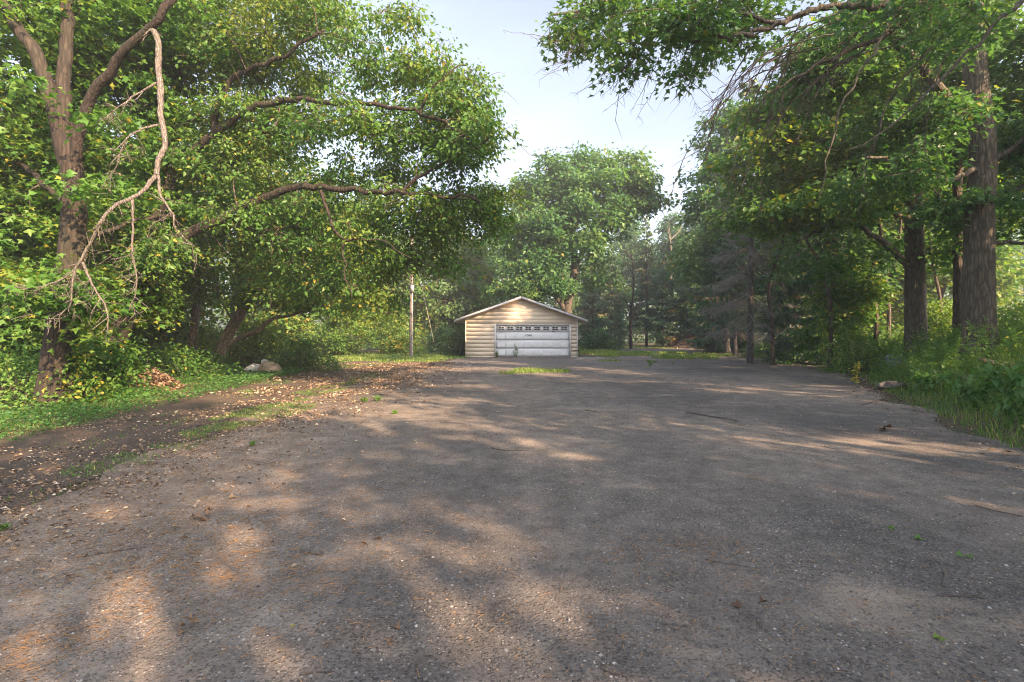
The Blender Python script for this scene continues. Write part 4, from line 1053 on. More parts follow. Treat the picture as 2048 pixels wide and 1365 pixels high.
# roof
for sgn in (-1, 1):
    xe = gxc + sgn * half
    y0, y1 = GY - .42, GY + depth + .4
    def slab(t0, t1, ya, yb, xi=gxc, xo=None):
        xo = xe if xo is None else xo
        zz = lambda x: apex - slope * abs(x - gxc)
        v = [(xi, ya, zz(xi) + t0), (xo, ya, zz(xo) + t0), (xo, ya, zz(xo) + t1), (xi, ya, zz(xi) + t1)]
        v += [(x, yb, z_) for x, _, z_ in v]
        return MB().add(v, quads=[(0, 1, 2, 3), (7, 6, 5, 4), (0, 4, 5, 1), (1, 5, 6, 2), (2, 6, 7, 3), (3, 7, 4, 0)])
    slab(-.13, -.02, y0 + .025, y1).build('roof_deck', M['soffit'], gar, origin=g0)
    slab(-.145, .0, y0, y0 + .023).build('fascia_board', M['white'], gar, origin=g0)
    nrow = 14
    for k in range(nrow):
        xi = gxc + sgn * half * k / nrow + sgn * .002; xo = gxc + sgn * (half + .04) * (k + 1) / nrow
        zz = lambda x: apex - slope * abs(x - gxc)
        v = [(xi, y0 - .02, zz(xi) + .0), (xo, y0 - .02, zz(xo) + .005), (xo, y0 - .02, zz(xo) + .03), (xi, y0 - .02, zz(xi) + .012)]
        v += [(x, y1, z_) for x, _, z_ in v]
        MB().add(v, quads=[(0, 1, 2, 3), (7, 6, 5, 4), (0, 4, 5, 1), (1, 5, 6, 2), (2, 6, 7, 3), (3, 7, 4, 0)]).build('shingle_course', M['shingle'], gar, origin=g0)
    MB().box((min(xe, xe + sgn * .02), y0 + .025, eave - .15), (max(xe, xe + sgn * .02), y1, eave - .002)).build('eave_board', M['white'], gar, origin=g0)
# door trim
MB().box((tx0, GY - .035, -.02), (dx0, GY + .05, ttop)).build('door_jamb', M['white'], gar, origin=g0)
MB().box((dx1, GY - .035, -.02), (tx1, GY + .05, ttop)).build('door_jamb', M['white'], gar, origin=g0)
MB().box((dx0 + .001, GY - .035, dtop), (dx1 - .001, GY + .05, ttop)).build('door_header', M['white'], gar, origin=g0)
# door: four sections, stamped panels, lights
DY = GY + .09
secs = [gz(714.2), gz(697.8), gz(681), gz(665.2), dtop]
door = MB()
for k in range(4):
    door.box((dx0 + .004, DY, secs[k] + .003), (dx1 - .004, DY + .05, secs[k + 1] - .003))
door.box((dx0 + .005, DY + .006, secs[0]), (dx1 - .004, DY + .04, dtop))
gd = door.build('garage_door', M['door'], gar, origin=g0)
pw = 18.02 * S; pc0 = gx(1002.4)
for k in range(3):
    for c in range(8):
        xc = pc0 + c * pw; zc = (secs[k] + secs[k + 1]) / 2
        a, b2 = pw * .42, (secs[k + 1] - secs[k]) * .30
        f = .035
        v = [(xc - a, DY - .001, zc - b2), (xc + a, DY - .001, zc - b2), (xc + a, DY - .001, zc + b2), (xc - a, DY - .001, zc + b2),
             (xc - a + f, DY - .009, zc - b2 + f), (xc + a - f, DY - .009, zc - b2 + f), (xc + a - f, DY - .009, zc + b2 - f), (xc - a + f, DY - .009, zc + b2 - f)]
        MB().add(v, quads=[(4, 5, 6, 7), (0, 1, 5, 4), (1, 2, 6, 5), (2, 3, 7, 6), (3, 0, 4, 7)]).build('door_panel', M['door'], gd, origin=g0)
for c in range(8):
    xc = pc0 + c * pw; zc = gz(657.3); a, b2 = 5.6 * S, 3.0 * S; w_ = .022
    fr = MB()
    fr.box((xc - a - w_, DY - .02, zc - b2 - w_), (xc + a + w_, DY - .001, zc - b2)); fr.box((xc - a - w_, DY - .02, zc + b2), (xc + a + w_, DY - .001, zc + b2 + w_))
    fr.box((xc - a - w_, DY - .02, zc - b2), (xc - a, DY - .001, zc + b2)); fr.box((xc + a, DY - .02, zc - b2), (xc + a + w_, DY - .001, zc + b2))
    fr.box((xc - .016, DY - .018, zc - b2), (xc + .016, DY - .001, zc + b2))
    fr.box((xc - a, DY - .018, zc - .013), (xc - .016, DY - .001, zc + .013)); fr.box((xc + .016, DY - .018, zc - .013), (xc + a, DY - .001, zc + .013))
    fr.build('window_frame', M['white'], gd, origin=g0)
    for sx_ in (-1, 1):
        for sz_ in (-1, 1):
            x_ = sorted((xc + sx_ * .018, xc + sx_ * a)); z_ = sorted((zc + sz_ * .015, zc + sz_ * b2))
            MB().box((x_[0] + .001, DY - .008, z_[0] + .001), (x_[1] - .001, DY - .002, z_[1] - .001)).build('pane', M['glass'], gd, origin=g0)
# scribble sprayed on the third panel row from the left of centre
sc_px = [[(1051, 672), (1053, 670), (1055, 669.6), (1056.5, 672), (1055.5, 673.4)], [(1055.5, 673), (1058, 670), (1059, 669.4)], [(1057.5, 672.6), (1060, 669.2), (1061.5, 671), (1060.5, 673), (1058.8, 671)], [(1061.5, 672), (1063, 670.2), (1064.6, 672.8)],
         [(1062.6, 671.5), (1064, 669.6)]]
scb = MB()
for k, stroke in enumerate(sc_px):
    p = [np.array([gx(a), DY - .024 - .0015 * k, gz(b)]) for a, b in stroke]
    tube(scb, catmull(p, .03), .011, 5)
scb.build('scribble', M['black'], gd, origin=g0)
hd = MB().box((gx(1105), DY - .05, gz(663.8)), (gx(1110.5), DY - .003, gz(662.9)))
hd.build('handle', M['black'], gd, origin=g0)
MB().box((dx0, DY - .01, -.01), (dx1, DY + .06, secs[0] - .003)).build('door_seal', M['black'], gar, origin=g0)
MB().box((gx0 - .05, GY - .16, -.1), (gx1 + .05, GY + .0, .025)).build('slab_edge', M['concrete'], gar, origin=g0)
# black pipe at the right corner
pb = MB(); tube(pb, catmull([(gx1 + .06, GY - .05, 0.0), (gx1 + .06, GY - .05, .42), (gx1 - .05, GY - .05, .47), (gx1 - .32, GY - .05, .45)], .08), .022, 7)
pb.build('pipe', M['black'], gar, smooth=True, origin=g0)
# folded green tarp-covered boards leaning on the left wall
lean = empty("leaning_board", (gx(925), 32.4, 0)); tag(lean, "dark green board leaning against the left wall of the garage", "board")
M['green_board'] = plain_mat("dark_green_paint", (0.012, 0.035, 0.028), (0.025, 0.06, 0.05), 4, 0.6, .2)
v = [(-.28, -.4, .0), (-.24, -.4, .0), (.13, -.4, 1.35), (.09, -.4, 1.35), (-.28, .5, .0), (-.24, .5, 0), (.13, .5, 1.35), (.09, .5, 1.35)]
MB().add(v, quads=[(0, 1, 2, 3), (7, 6, 5, 4), (0, 4, 5, 1), (1, 5, 6, 2), (2, 6, 7, 3), (3, 7, 4, 0)]).build('board', M['green_board'], lean)
rail = MB(); tube(rail, [(-.31, -.42, 0.02), (.08, -.42, 1.45)], .02, 6); tube(rail, [(-.31, .52, 0.02), (.08, .52, 1.45)], .02, 6); rail.build('rail', M['black'], lean)
# concrete apron pieces to the right of the door corner
for k, (px, Yd, w_, d_, lb) in enumerate([(1178, 30.4, .9, 1.0, "cracked concrete slab lying right of the garage corner"), (1192, 29.2, .6, .5, "small broken concrete slab in front of the corner slab")]):
    x = (px - 1024) / FP * Yd
    b = MB(); b.prism([(-w_, 0), (w_, 0), (w_ * .93, .05), (-w_ * .95, .045)], -d_, d_)
    tag(b.build("concrete_slab", M['concrete']), lb, "slab").location = (x, Yd, -.005)

# ------------------------------------------------------------------ utility pole
M['pole'] = plain_mat("weathered_pole", (0.12, 0.10, 0.088), (0.25, 0.215, 0.19), 7, 0.9, .5, .01, (6, 6, .6))
M['galv'] = plain_mat("galvanised_metal", (0.42, 0.43, 0.44), (0.60, 0.61, 0.62), 5, .45, .05, .002, metallic=.6)
pp = np.array([(822 - 1024) / FP * 32, 32.0, 0.0])
up = empty("utility_pole", pp); tag(up, "weathered grey utility pole with a guy wire left of the garage", "utility pole")
b = MB(); tube(b, catmull([(0, 0, -.1), (.03, 0, 4), (.05, 0, 8.6)], .5), np.linspace(.125, .09, len(catmull([(0, 0, -.1), (.03, 0, 4), (.05, 0, 8.6)], .5))), 14); b.build('pole', M['pole'], up, smooth=True)
b = MB(); tube(b, [(.10, -.10, 0), (.12, -.09, 4.4)], .03, 8); b.build('conduit', M['galv'], up, smooth=True)
b = MB().box((.02, -.26, 4.3), (.24, -.12, 4.75)); b.build('meter_box', M['galv'], up)
b = MB(); tube(b, catmull([(.13, -.15, 4.75), (.05, -.3, 5.1), (-.12, -.25, 5.0), (-.15, -.2, 4.6)], .1), .015, 6); b.build('cable_loop', M['black'], up, smooth=True)
gf = P(873, 708, 36.5) - pp; gf[2] = 0
top = np.array([.08, 0, 7.6])
b = MB(); tube(b, [gf, top], .012, 6); b.build('guy_wire', M['galv'], up)
b = MB(); tube(b, [gf + (top - gf) * .01, gf + (top - gf) * .45], .022, 8); b.build('guy_guard', plain_mat("pale_guard", (.34, .33, .26), (.46, .44, .36), 3, .5, 0), up)

# ------------------------------------------------------------------ stones, piles, bits
def rock(name, label, loc, size, seed, mat, rz=0, cuts=5, group=None, rx=0):
    rg = np.random.RandomState(seed)
    bm = bmesh.new(); bmesh.ops.create_icosphere(bm, subdivisions=3, radius=1)
    for v in bm.verts:
        p = np.array(v.co)
        for k in range(cuts):
            n_ = unit(np.random.RandomState(seed * 10 + k).normal(0, 1, 3)); dd = p @ n_ - (.55 + .25 * np.random.RandomState(seed * 10 + k + 500).rand())
            if dd > 0: p = p - n_ * dd
        p = p * (1 + .04 * math.sin(p[0] * 9 + seed) * math.sin(p[1] * 8 + p[2] * 7)) + rg.normal(0, .012, 3)
        v.co = p * np.array(size)
    me = bpy.data.meshes.new(name); bm.to_mesh(me); bm.free(); me.materials.append(mat)
    o = bpy.data.objects.new(name, me); col.objects.link(o); o.location = loc; o.rotation_euler = (rx, 0, rz)
    return tag(o, label, "stone" if name != "boulder" else "boulder", group)
M['rock_tan'] = plain_mat("tan_boulder", (0.22, 0.165, 0.12), (0.42, 0.34, 0.26), 6, .9, .6, .03)
M['rock_grey'] = plain_mat("pale_grey_boulder", (0.36, 0.36, 0.36), (0.58, 0.58, 0.57), 6, .85, .5, .03)
M['rock_dark'] = plain_mat("dark_rubble", (0.09, 0.08, 0.075), (0.20, 0.18, 0.165), 6, .9, .6, .02)
rock("boulder", "rough tan boulder, right one of the two by the leaning tree", (-9.25, 18.4, .10), (.44, .38, .40), 3, M['rock_tan'], .3)
rock("boulder", "pale grey slab-like boulder resting against the tan one", (-9.9, 18.7, .16), (.46, .30, .30), 4, M['rock_grey'], .5, rx=.1)
rock("boulder", "small pale stone on top between the two boulders", (-9.62, 18.8, .40), (.16, .16, .17), 6, M['rock_grey'], .9)
zz = float(height(10.75, 13.2))
rock("rubble_slab", "flat dark slab tipped at the edge of the bank", (10.45, 13.3, float(height(10.45, 13.3)) + .14), (.48, .3, .12), 8, M['rock_dark'], .4, rx=-.25)
rock("rubble_slab", "smaller grey slab leaning right of the flat dark slab", (10.9, 12.6, float(height(10.9, 12.6)) + .12), (.26, .25, .13), 9, M['rock_dark'], -.5, rx=-.5)
rock("rubble_slab", "dark stone half hidden under weeds by the bank foot", (10.6, 11.3, float(height(10.6, 11.3)) + .05), (.2, .2, .12), 10, M['rock_dark'], -.5)

def pile(name, label, cat, loc, w, d, h, n, seed, mat, leafy):
    rg = np.random.RandomState(seed); loc = np.asarray(loc, float)
    root = empty(name, loc); tag(root, label, cat)
    mound = MB()
    th = np.linspace(0, 2 * np.pi, 25)[:-1]; rr = np.linspace(0, 1, 8)
    Vv = [(0, 0, h * .85)]
    for r_ in rr[1:]:
        for t in th: Vv.append((w * r_ * math.cos(t), d * r_ * math.sin(t), h * .85 * (1 - r_ ** 1.4) * (1 + rg.normal(0, .1)) - .03))
    T = [(0, 1 + k, 1 + (k + 1) % 24) for k in range(24)]; Q = [(1 + a * 24 + k, 1 + (a + 1) * 24 + k, 1 + (a + 1) * 24 + (k + 1) % 24, 1 + a * 24 + (k + 1) % 24) for a in range(6) for k in range(24)]
    mound.add(Vv, tris=T, quads=Q); mound.build('mound', M['dirt'], root, smooth=True)
    r_ = rg.rand(n) ** .6; t = rg.rand(n) * 6.28
    A = np.stack([w * r_ * np.cos(t), d * r_ * np.sin(t), h * .9 * (1 - r_ ** 1.4)], 1)
    b = MB()
    if leafy:
        leaf_faces(b, A, rg.normal(0, 1, (n, 3)), unit(np.array([0, 0, .6]) + rg.normal(0, .6, (n, 3))), .13 * rg.uniform(.6, 1.3, n), .08, rg.rand(n) ** 1.6 * .75)
        b.build('leaves_heap', M['litter'], root, kind='stuff')
    else:
        dv = unit(rg.normal(0, 1, (n, 3)) * np.array([1, .6, .45])) * rg.uniform(.3, 1.0, (n, 1)) * .35 * (w + h)
        twig_bundle(b, A - dv * .5, A + dv * .5, rg.uniform(.01, .03, n), .006, .03, rg)
        b.build('brushwood', M['twig_grey'] if mat is None else mat, root, kind='stuff')
    s = MB(); k = 26; A = A[:k]; dv = unit(rg.normal(0, 1, (k, 3)) * np.array([1, .5, .6])) * .45
    twig_bundle(s, A - dv * .3, A + dv, .016, .006, .04, rg); s.build('stick', M['twig'], root, kind='stuff')
    return root
lp = P(288, 782, 13.4)
pile("leaf_pile", "heap of brown dead leaves and sticks at the left edge of the lane", "leaf pile", (lp[0], 13.6, float(height(lp[0], 13.6))), .85, .6, .62, 1500, 3, None, True)
pile("brush_pile", "grey brown brush pile at the back of the lot beyond the grass", "brush pile", ((1385 - 1024) / FP * 52, 52, 0), 2.6, 1.4, 1.55, 700, 4, M['bark_dark'], False)
pile("brush_pile", "low heap of grey sticks at the right edge of the asphalt", "brush pile", ((1520 - 1024) / FP * 33, 33, float(height(17, 33))), 1.5, .8, .45, 260, 5, None, False)

# fallen logs and sticks
def stick(name, label, pts, r0, r1, mat, side=0, cat="stick", group=None, seed=1, forks=0):
    rg = np.random.RandomState(seed); pts = np.array(pts, float); b0 = pts[0].copy()
    c = catmull(pts, .06); c = c + rg.normal(0, r0 * .3, c.shape) * np.array([1, 1, .3])
    b = MB(); tube(b, c, np.linspace(r0, r1, len(c)), 7)
    for k in range(forks):
        p = c[rg.randint(len(c) // 4, len(c) - 2)]; d = (c[-1] - c[0]); d = unit(np.array([d[0] + rg.normal(0, .4), d[1] + rg.normal(0, .4), .02])) * np.linalg.norm(pts[-1] - pts[0]) * .3
        tube(b, [p, p + d * .5, p + d], [r1 * 1.2, r1, r1 * .6], 5)
    return tag(b.build(name, mat, smooth=True, origin=b0), label, cat, group)
def gp(px, py, z=0.012):
    p = ground_pt(px, py); p[2] = z; return p
def stick_px(name, label, pix, r0, r1, mat=None, **kw):
    o = stick(name, label, [gp(a, b, .006 + r0) for a, b in pix], r0, r1, mat or M['twig'], **kw)
    o.location = gp(*pix[0], .006 + r0); return o
GS = "twigs and sticks fallen on the asphalt"
stick_px("fallen_stick", "long forked stick lying right of centre on the asphalt", [(1372, 826), (1405, 832), (1440, 838), (1475, 843)], .012, .005, group=GS, forks=2, seed=4)
stick_px("fallen_stick", "short dark stick left of the long forked stick", [(1170, 822), (1186, 824), (1200, 827)], .010, .005, group=GS, seed=5)
stick_px("fallen_stick", "forked twig in the sun patch at the middle of the asphalt", [(982, 898), (1010, 903), (1058, 903)], .008, .003, group=GS, forks=2, seed=6)
stick_px("fallen_stick", "thin stick near the bank at the right edge of asphalt", [(1722, 812), (1745, 806), (1770, 802)], .009, .004, group=GS, forks=1, seed=7)
stick_px("fallen_stick", "curved pale twig upright in the lower right", [(1884, 1180), (1888, 1150), (1882, 1128)], .004, .002, M['dead'], group=GS, seed=8)
stick_px("fallen_stick", "straight brown stick lying level in the lower right", [(1872, 1194), (1920, 1196), (1980, 1200)], .004, .002, group=GS, seed=9, forks=1)
stick_px("fallen_stick", "dark stick at the bottom edge right of centre", [(1200, 1340), (1222, 1350), (1250, 1356)], .005, .002, group=GS, seed=10, forks=1)
stick_px("fallen_stick", "dark straight stick left of the bottom centre", [(600, 1106), (622, 1110), (644, 1114)], .006, .004, group=GS, seed=11)
stick_px("fallen_stick", "small brown stick lying above the bottom centre", [(1412, 1122), (1450, 1130), (1496, 1137)], .004, .002, group=GS, seed=12)
stick_px("fallen_stick", "thin dark stick on the bottom edge left of centre", [(600, 1353), (640, 1349), (668, 1348)], .004, .002, group=GS, seed=13)
stick_px("fallen_stick", "dark twig beside the right bank's lower corner", [(1950, 1014), (1990, 1024), (2046, 1036)], .006, .003, group=GS, seed=14)
stick_px("fallen_stick", "pale straw-coloured stick in the sunlit left foreground", [(190, 1112), (240, 1104), (290, 1098)], .006, .003, M['dead'], group=GS, seed=15)
zl = float(height(11, 11))
stick("fallen_log", "tan weathered log end in the weeds under the largest oak", [(10.7, 11.1, zl + .33), (10.95, 11, zl + .24), (11.3, 10.9, zl + .2)], .05, .075, M['bark_pale'], cat="log").location = (10.7, 11.1, zl + .33)
stick("fallen_log", "dark fallen branch lying in the shade of the right thicket", [(13.0, 22.3, .25), (13.8, 22, .16), (14.9, 21.6, .2)], .06, .035, M['bark_dark'], cat="log").location = (13.0, 22.3, .25)

# single fallen leaves
GL = "single fallen leaves on the asphalt"
def fallen(name, label, px, py, size, tint, seed, mat, n=1):
    rg = np.random.RandomState(seed); b = MB(); p = gp(px, py, .012)
    a = rg.rand(n) * 6.28
    pos = np.stack([rg.normal(0, size * .5 * (n > 1), n), rg.normal(0, size * .5 * (n > 1), n), np.arange(n) * .01], 1)
    leaf_faces(b, pos, np.stack([np.cos(a), np.sin(a), .15 * np.ones(n)], 1), unit(np.array([0, 0, 1.]) + rg.normal(0, .35, (n, 3))), np.full(n, size), np.full(n, size * .8), np.full(n, tint), 'lobed', .45)
    o = b.build(name, mat); o.location = p
    return tag(o, label, "leaf", GL)
fallen("fallen_leaf", "curled orange leaf on the asphalt at the bottom centre-left", 803, 1270, .055, .3, 1, M['litter'], 2)
fallen("fallen_leaf", "dark brown curled leaf right of the bottom centre", 1497, 1208, .06, .02, 2, M['litter'], 2)
fallen("fallen_leaf", "clump of rusty leaves on the asphalt towards the right bank", 1766, 861, .13, .3, 3, M['litter'], 5)
fallen("fallen_leaf", "bright green leaf in the lower right corner", 1872, 1278, .05, .75, 4, M['weed'], 2)
fallen("fallen_leaf", "green leaf above the curved pale twig", 1924, 1122, .06, .4, 5, M['weed'], 2)
fallen("fallen_leaf", "dull green leaf pair in the right foreground", 1806, 1070, .07, .4, 6, M['weed'], 2)
fallen("fallen_leaf", "tan leaf lying left of the middle foreground", 455, 1000, .09, .75, 7, M['litter'], 1)
fallen("fallen_leaf", "pale tan leaf beside the other in the left middle", 386, 1014, .09, .8, 8, M['litter'], 1)
fallen("fallen_leaf", "rusty leaf clump in the sun at the left middle", 405, 1043, .08, .35, 9, M['litter'], 5)
fallen("fallen_leaf", "rusty leaf clump at the lower left", 378, 1262, .05, .4, 10, M['litter'], 5)
fallen("fallen_leaf", "small yellow green leaf lower left of centre", 582, 1260, .03, .95, 11, M['weed'], 1)
fallen("fallen_leaf", "white scrap-like pale leaf near the right bank", 2028, 992, .06, 1.0, 12, M['litter'], 1)

# utility pedestal in the weeds
zp = float(height(13.3, 16.8))
ped = empty("utility_pedestal", (13.3, 16.8, zp)); tag(ped, "grey green utility pedestal box half sunk in the bank weeds", "utility box")
M['ped'] = plain_mat("grey_green_plastic", (0.14, 0.20, 0.18), (0.20, 0.27, 0.24), 4, .6, .1)
MB().box((-.16, -.16, -.05), (.16, .16, .42)).build('body', M['ped'], ped)
b = MB(); b.prism([(-.19, .42), (.19, .42), (.17, .54), (.09, .58), (-.09, .58), (-.17, .54)], -.19, .19); b.build('cap', M['ped'], ped)
MB().box((-.05, -.175, .25), (.05, -.162, .34)).build('latch', M['galv'], ped)

# chain-link fence at the far right
fy = 30.0; fx0, fx1 = (1985 - 1024) / FP * fy, (2037 - 1024) / FP * fy
zfz = float(height(31, 30)); ztop = EYE - (604.5 - HZ) / FP * fy
fen = empty("chain_link_fence", (fx1, fy, zfz)); tag(fen, "galvanised chain link fence corner at the far right edge", "fence")
fo = (fx1, fy, zfz)
for x in (fx1, fx1 - 3.0):
    b = MB(); tube(b, [(x, fy, zfz - .1), (x, fy, ztop + .06)], .045, 8); b.build('post', M['galv'], fen, origin=fo, smooth=True)
b = MB(); tube(b, [(fx1 - 3, fy, ztop - .02), (fx1 - .05, fy, ztop - .02)], .03, 8); b.build('top_rail', M['galv'], fen, origin=fo, smooth=True)
b = MB(); tube(b, [(fx1 + .0, fy + .05, ztop - .02), (fx1 + 4, fy + 6, ztop + .1)], .03, 8); b.build('top_rail', M['galv'], fen, origin=fo, smooth=True)
b = MB(); k = 40; Hf = ztop - zfz - .1
xsA = np.linspace(fx1 - 3 - Hf, fx1, k)
for sg in (0, 1):
    A = []; B = []
    for x in xsA:
        z0, z1 = zfz + .05, ztop - .05; xa, xb = (x, x + Hf) if sg == 0 else (x + Hf, x)
        A.append((xa, fy, z0)); B.append((xb, fy, z1))
    A = np.array(A); B = np.array(B)
    # clip to panel
    for a_, b_ in zip(A, B):
        t0, t1 = 0.0, 1.0; dx_ = b_[0] - a_[0]
        for lim, s_ in ((fx1 - 2.97, 1), (fx1 - .03, -1)):
            t = (lim - a_[0]) / dx_
            if (dx_ > 0) == (s_ > 0): t0 = max(t0, t)
            else: t1 = min(t1, t)
        if t1 - t0 > .02: tube(b, [a_ + (b_ - a_) * t0 + (0, .004 * sg, 0), a_ + (b_ - a_) * t1 + (0, .004 * sg, 0)], .006, 3, cap=False)
b.build('wire_mesh', M['galv'], fen, origin=fo, kind='stuff')

# ------------------------------------------------------------------ grass, weeds, litter, gravel
rng = np.random.RandomState(17)
def blades(mb, x, y, h, w, lean, tint, z=None):
    n = len(x)
    z = height(x, y) if z is None else z
    pos = np.stack([x, y, z - .01], 1)
    a = rng.rand(n) * 6.28
    d = unit(np.stack([np.cos(a) * lean, np.sin(a) * lean, np.ones(n)], 1))
    out = np.stack([np.cos(a), np.sin(a), -.25 * np.ones(n)], 1)
    s = np.stack([-np.sin(a), np.cos(a), np.zeros(n)], 1) * (np.asarray(w) * .5)[:, None] if np.ndim(w) else np.stack([-np.sin(a), np.cos(a), np.zeros(n)], 1) * w * .5
    h = np.asarray(h)[:, None]; le = np.asarray(lean)[:, None] if np.ndim(lean) else lean
    m1 = pos + d * h * .55; tip = pos + d * h * .8 + out * h * .35 * np.clip(le, .2, 1.2)
    v = np.stack([pos - s, pos + s, m1 + s * .75, m1 - s * .75, tip], 1)
    k0 = mb.n; bq = np.arange(n)[:, None, None] * 5
    mb.add(v.reshape(-1, 3), quads=(bq + np.array([(0, 1, 2, 3)])[None]).reshape(-1, 4), tint=tint)
    mb.t.append((bq + np.array([(3, 2, 4)])[None]).reshape(-1, 3) + k0); mb.tt.append(np.broadcast_to(tint, (n,)))
def scatter(cx, cy, rx, ry, n, ang=0, noise=1.2, seed=3, thr=-.3):
    r = np.sqrt(rng.rand(n)); t = rng.rand(n) * 6.28
    a, b = r * np.cos(t) * rx, r * np.sin(t) * ry
    x, y = cx + a * math.cos(ang) - b * math.sin(ang), cy + a * math.sin(ang) + b * math.cos(ang)
    k = lowfreq(np.stack([x, y, 0 * x], 1), noise, seed) > thr + 1.2 * (r - .75) * (r > .75) * 3
    return x[k], y[k]
def grass_patch(name, label, areas, h0, h1, w, dry=.05, lean=.5, bias=0):
    mb = MB()
    for a in areas:
        x, y = scatter(*a)
        n = len(x)
        t = np.clip(rng.normal(.5 + bias, .18, n), 0, .88); dr = rng.rand(n) < dry; t[dr] = rng.uniform(.9, 1, dr.sum())
        far = np.maximum(1, y / 22)
        blades(mb, x, y, rng.uniform(h0, h1, n), w * far, np.abs(rng.normal(0, lean, n)), t)
    return tag(mb.build(name, M['grass']), label, "grass", kind='stuff')
grass_patch("grass", "bright grass tuft patch growing through the asphalt before the door", [(1.0, 19.9, 1.45, 1.0, 2600, .1, .8, 4), (-.1, 18.6, .5, .5, 350, 0, .5, 5), (2.2, 19.2, .8, .25, 300, .1, .5, 6)], .08, .26, .016, .05, bias=.22)
grass_patch("grass", "bright grass strip on the right beyond the asphalt", [(8.8, 32, 3.4, 3.4, 9000, .5, 2, 4), (13.5, 34.5, 3, 2.6, 6000, .6, 2, 5), (12, 29.6, 1.5, .5, 900, .3, 1, 6), (10, 38, 5, 4, 9000, .3, 2, 8, -.3), (6.3, 37, 1.8, 4, 4000, 0, 2, 9, -.2), (5.6, 27.2, 1, .22, 300, 0, .6, 2), (7.5, 26.2, .5, .2, 150, 0, .6, 3)], .08, .26, .028, .05, bias=.32)
grass_patch("grass", "thin grass before the spruces at the back", [(12, 54, 12, 3.5, 7000, 0, 3, 4, -.6), (7, 44, 3, 6, 2500, 0, 2, 5)], .10, .26, .035, .12, bias=.25)
grass_patch("grass", "lawn strip between the utility pole and the garage", [(-7, 33.5, 6, 4.5, 14000, .1, 2, 4, -.8), (-13, 30, 6, 3, 6000, -.2, 2, 5, -.6), (-5.5, 27.2, 2, 1.2, 1500, .6, 1, 6)], .07, .2, .026, .08, bias=.15)
grass_patch("grass", "short grass and ground cover along the left verge", [(-8.8, 9.5, 1.3, 4.5, 9000, .18, 1.2, 4, -.7), (-10, 17, 2, 5, 7000, .1, 1.2, 5, -.6), (-8.2, 5.6, 1.2, 3, 5000, 0, 1, 6, -.8), (-8.4, 22.5, 1.6, 4, 4200, -.5, 1, 7, -.5), (-11, 12, 2, 4, 6000, 0, 2, 8, -.9)], .03, .10, .010, .08, bias=-.12)
vc = MB()
x = rng.normal(-9.2, 1.5, 26000); y = 4.5 + 17 * rng.rand(26000); k = (x < -7.0 - .09 * (y - 6)) & (lowfreq(np.stack([x, y, 0 * x], 1), .8, 31) > -.6); x, y = x[k], y[k]; n = len(x); a = rng.rand(n) * 6.28
leaf_faces(vc, np.stack([x, y, height(x, y) + rng.uniform(.02, .16, n)], 1), np.stack([np.cos(a), np.sin(a), rng.normal(.1, .3, n)], 1), unit(np.array([0, 0, 1.]) + rng.normal(0, .4, (n, 3))), .06 * rng.uniform(.6, 1.4, n) * np.maximum(1, y / 11), .045, np.clip(rng.normal(.12, .14, n), 0, .8))
tag(vc.build("ground_cover", M['weed']), "low leafy ground cover along the left verge below the maple", "ground cover", kind='stuff')
grass_patch("grass", "grass tufts along the line between dirt lane and asphalt", [(-4.8, 9.6, .7, 2.3, 8500, -.05, .5, 4, -.4), (-4.7, 6.2, .45, 1.5, 2000, 0, .4, 5, .1), (-5.2, 13.8, .6, 2.4, 5200, 0, .5, 6, -.2), (-5.0, 18, .8, 3, 5200, .1, .5, 7, -.2), (-6.8, 12, .5, 3, 2200, .1, .5, 2, 0), (-4.5, 4.4, .25, .8, 260, 0, .3, 3, .2), (-6.0, 7.5, .5, 1.6, 700, 0, .4, 9, .3)], .04, .09, .010, .06, bias=-.15)
grass_patch("grass", "sparse grass sprouting along the seam across the asphalt", [(4.5, 21.9, 3.2, .14, 260, -.02, .35, 4, .2), (9.5, 22.0, 3, .12, 160, 0, .35, 6, .3), (6.5, 25.3, 3, .12, 160, .02, .4, 7, .2), (3.2, 20.3, 1.2, .1, 90, 0, .3, 8, .2)], .05, .16, .014, .15, bias=.1)
# small weeds on the asphalt
def weed_tuft(label, px, py, n, h, seed, cat="weed"):
    rg = np.random.RandomState(seed); p = gp(px, py, .0); mb = MB()
    root = empty("weed_plant", p); tag(root, label, cat, "weeds growing through the asphalt")
    a = rg.rand(n) * 6.28; e = rg.uniform(.15, 1.1, n)
    pos = np.stack([rg.normal(0, .05, n) * h * 4, rg.normal(0, .05, n) * h * 4, rg.rand(n) * h * .6], 1)
    leaf_faces(mb, pos, np.stack([np.cos(a), np.sin(a), e], 1), unit(np.array([0, 0, 1.]) + rg.normal(0, .4, (n, 3))), h * rg.uniform(.3, .7, n), h * .2, np.clip(rg.normal(.5, .18, n), 0, .9))
    mb.build('foliage', M['weed'], root, kind='stuff')
    st = MB(); k = max(3, n // 10); twig_bundle(st, np.zeros((k, 3)), np.stack([rg.normal(0, .3 * h, k), rg.normal(0, .3 * h, k), h * rg.uniform(.6, 1, k)], 1), .004, .002, 0, rg); st.build('stem', M['weed'], root, kind='stuff')
weed_tuft("low weed sprig on the asphalt, left of a pair", 728, 806, 50, .16, 1)
weed_tuft("low weed sprig on the asphalt, right of a pair", 756, 803, 50, .16, 2)
weed_tuft("flat green weed below the sprig pair", 790, 829, 70, .10, 3)
weed_tuft("tiny weed on the pale apron right of the grass patch", 1300, 733, 40, .2, 4)
weed_tuft("tiny weed in the crack farther right on the apron", 1345, 730, 30, .18, 5)
weed_tuft("tiny weed at the left edge of the foreground", 8, 1062, 50, .07, 6)
weed_tuft("green weed beside the lane near the left leaf strip", 505, 893, 40, .09, 7)
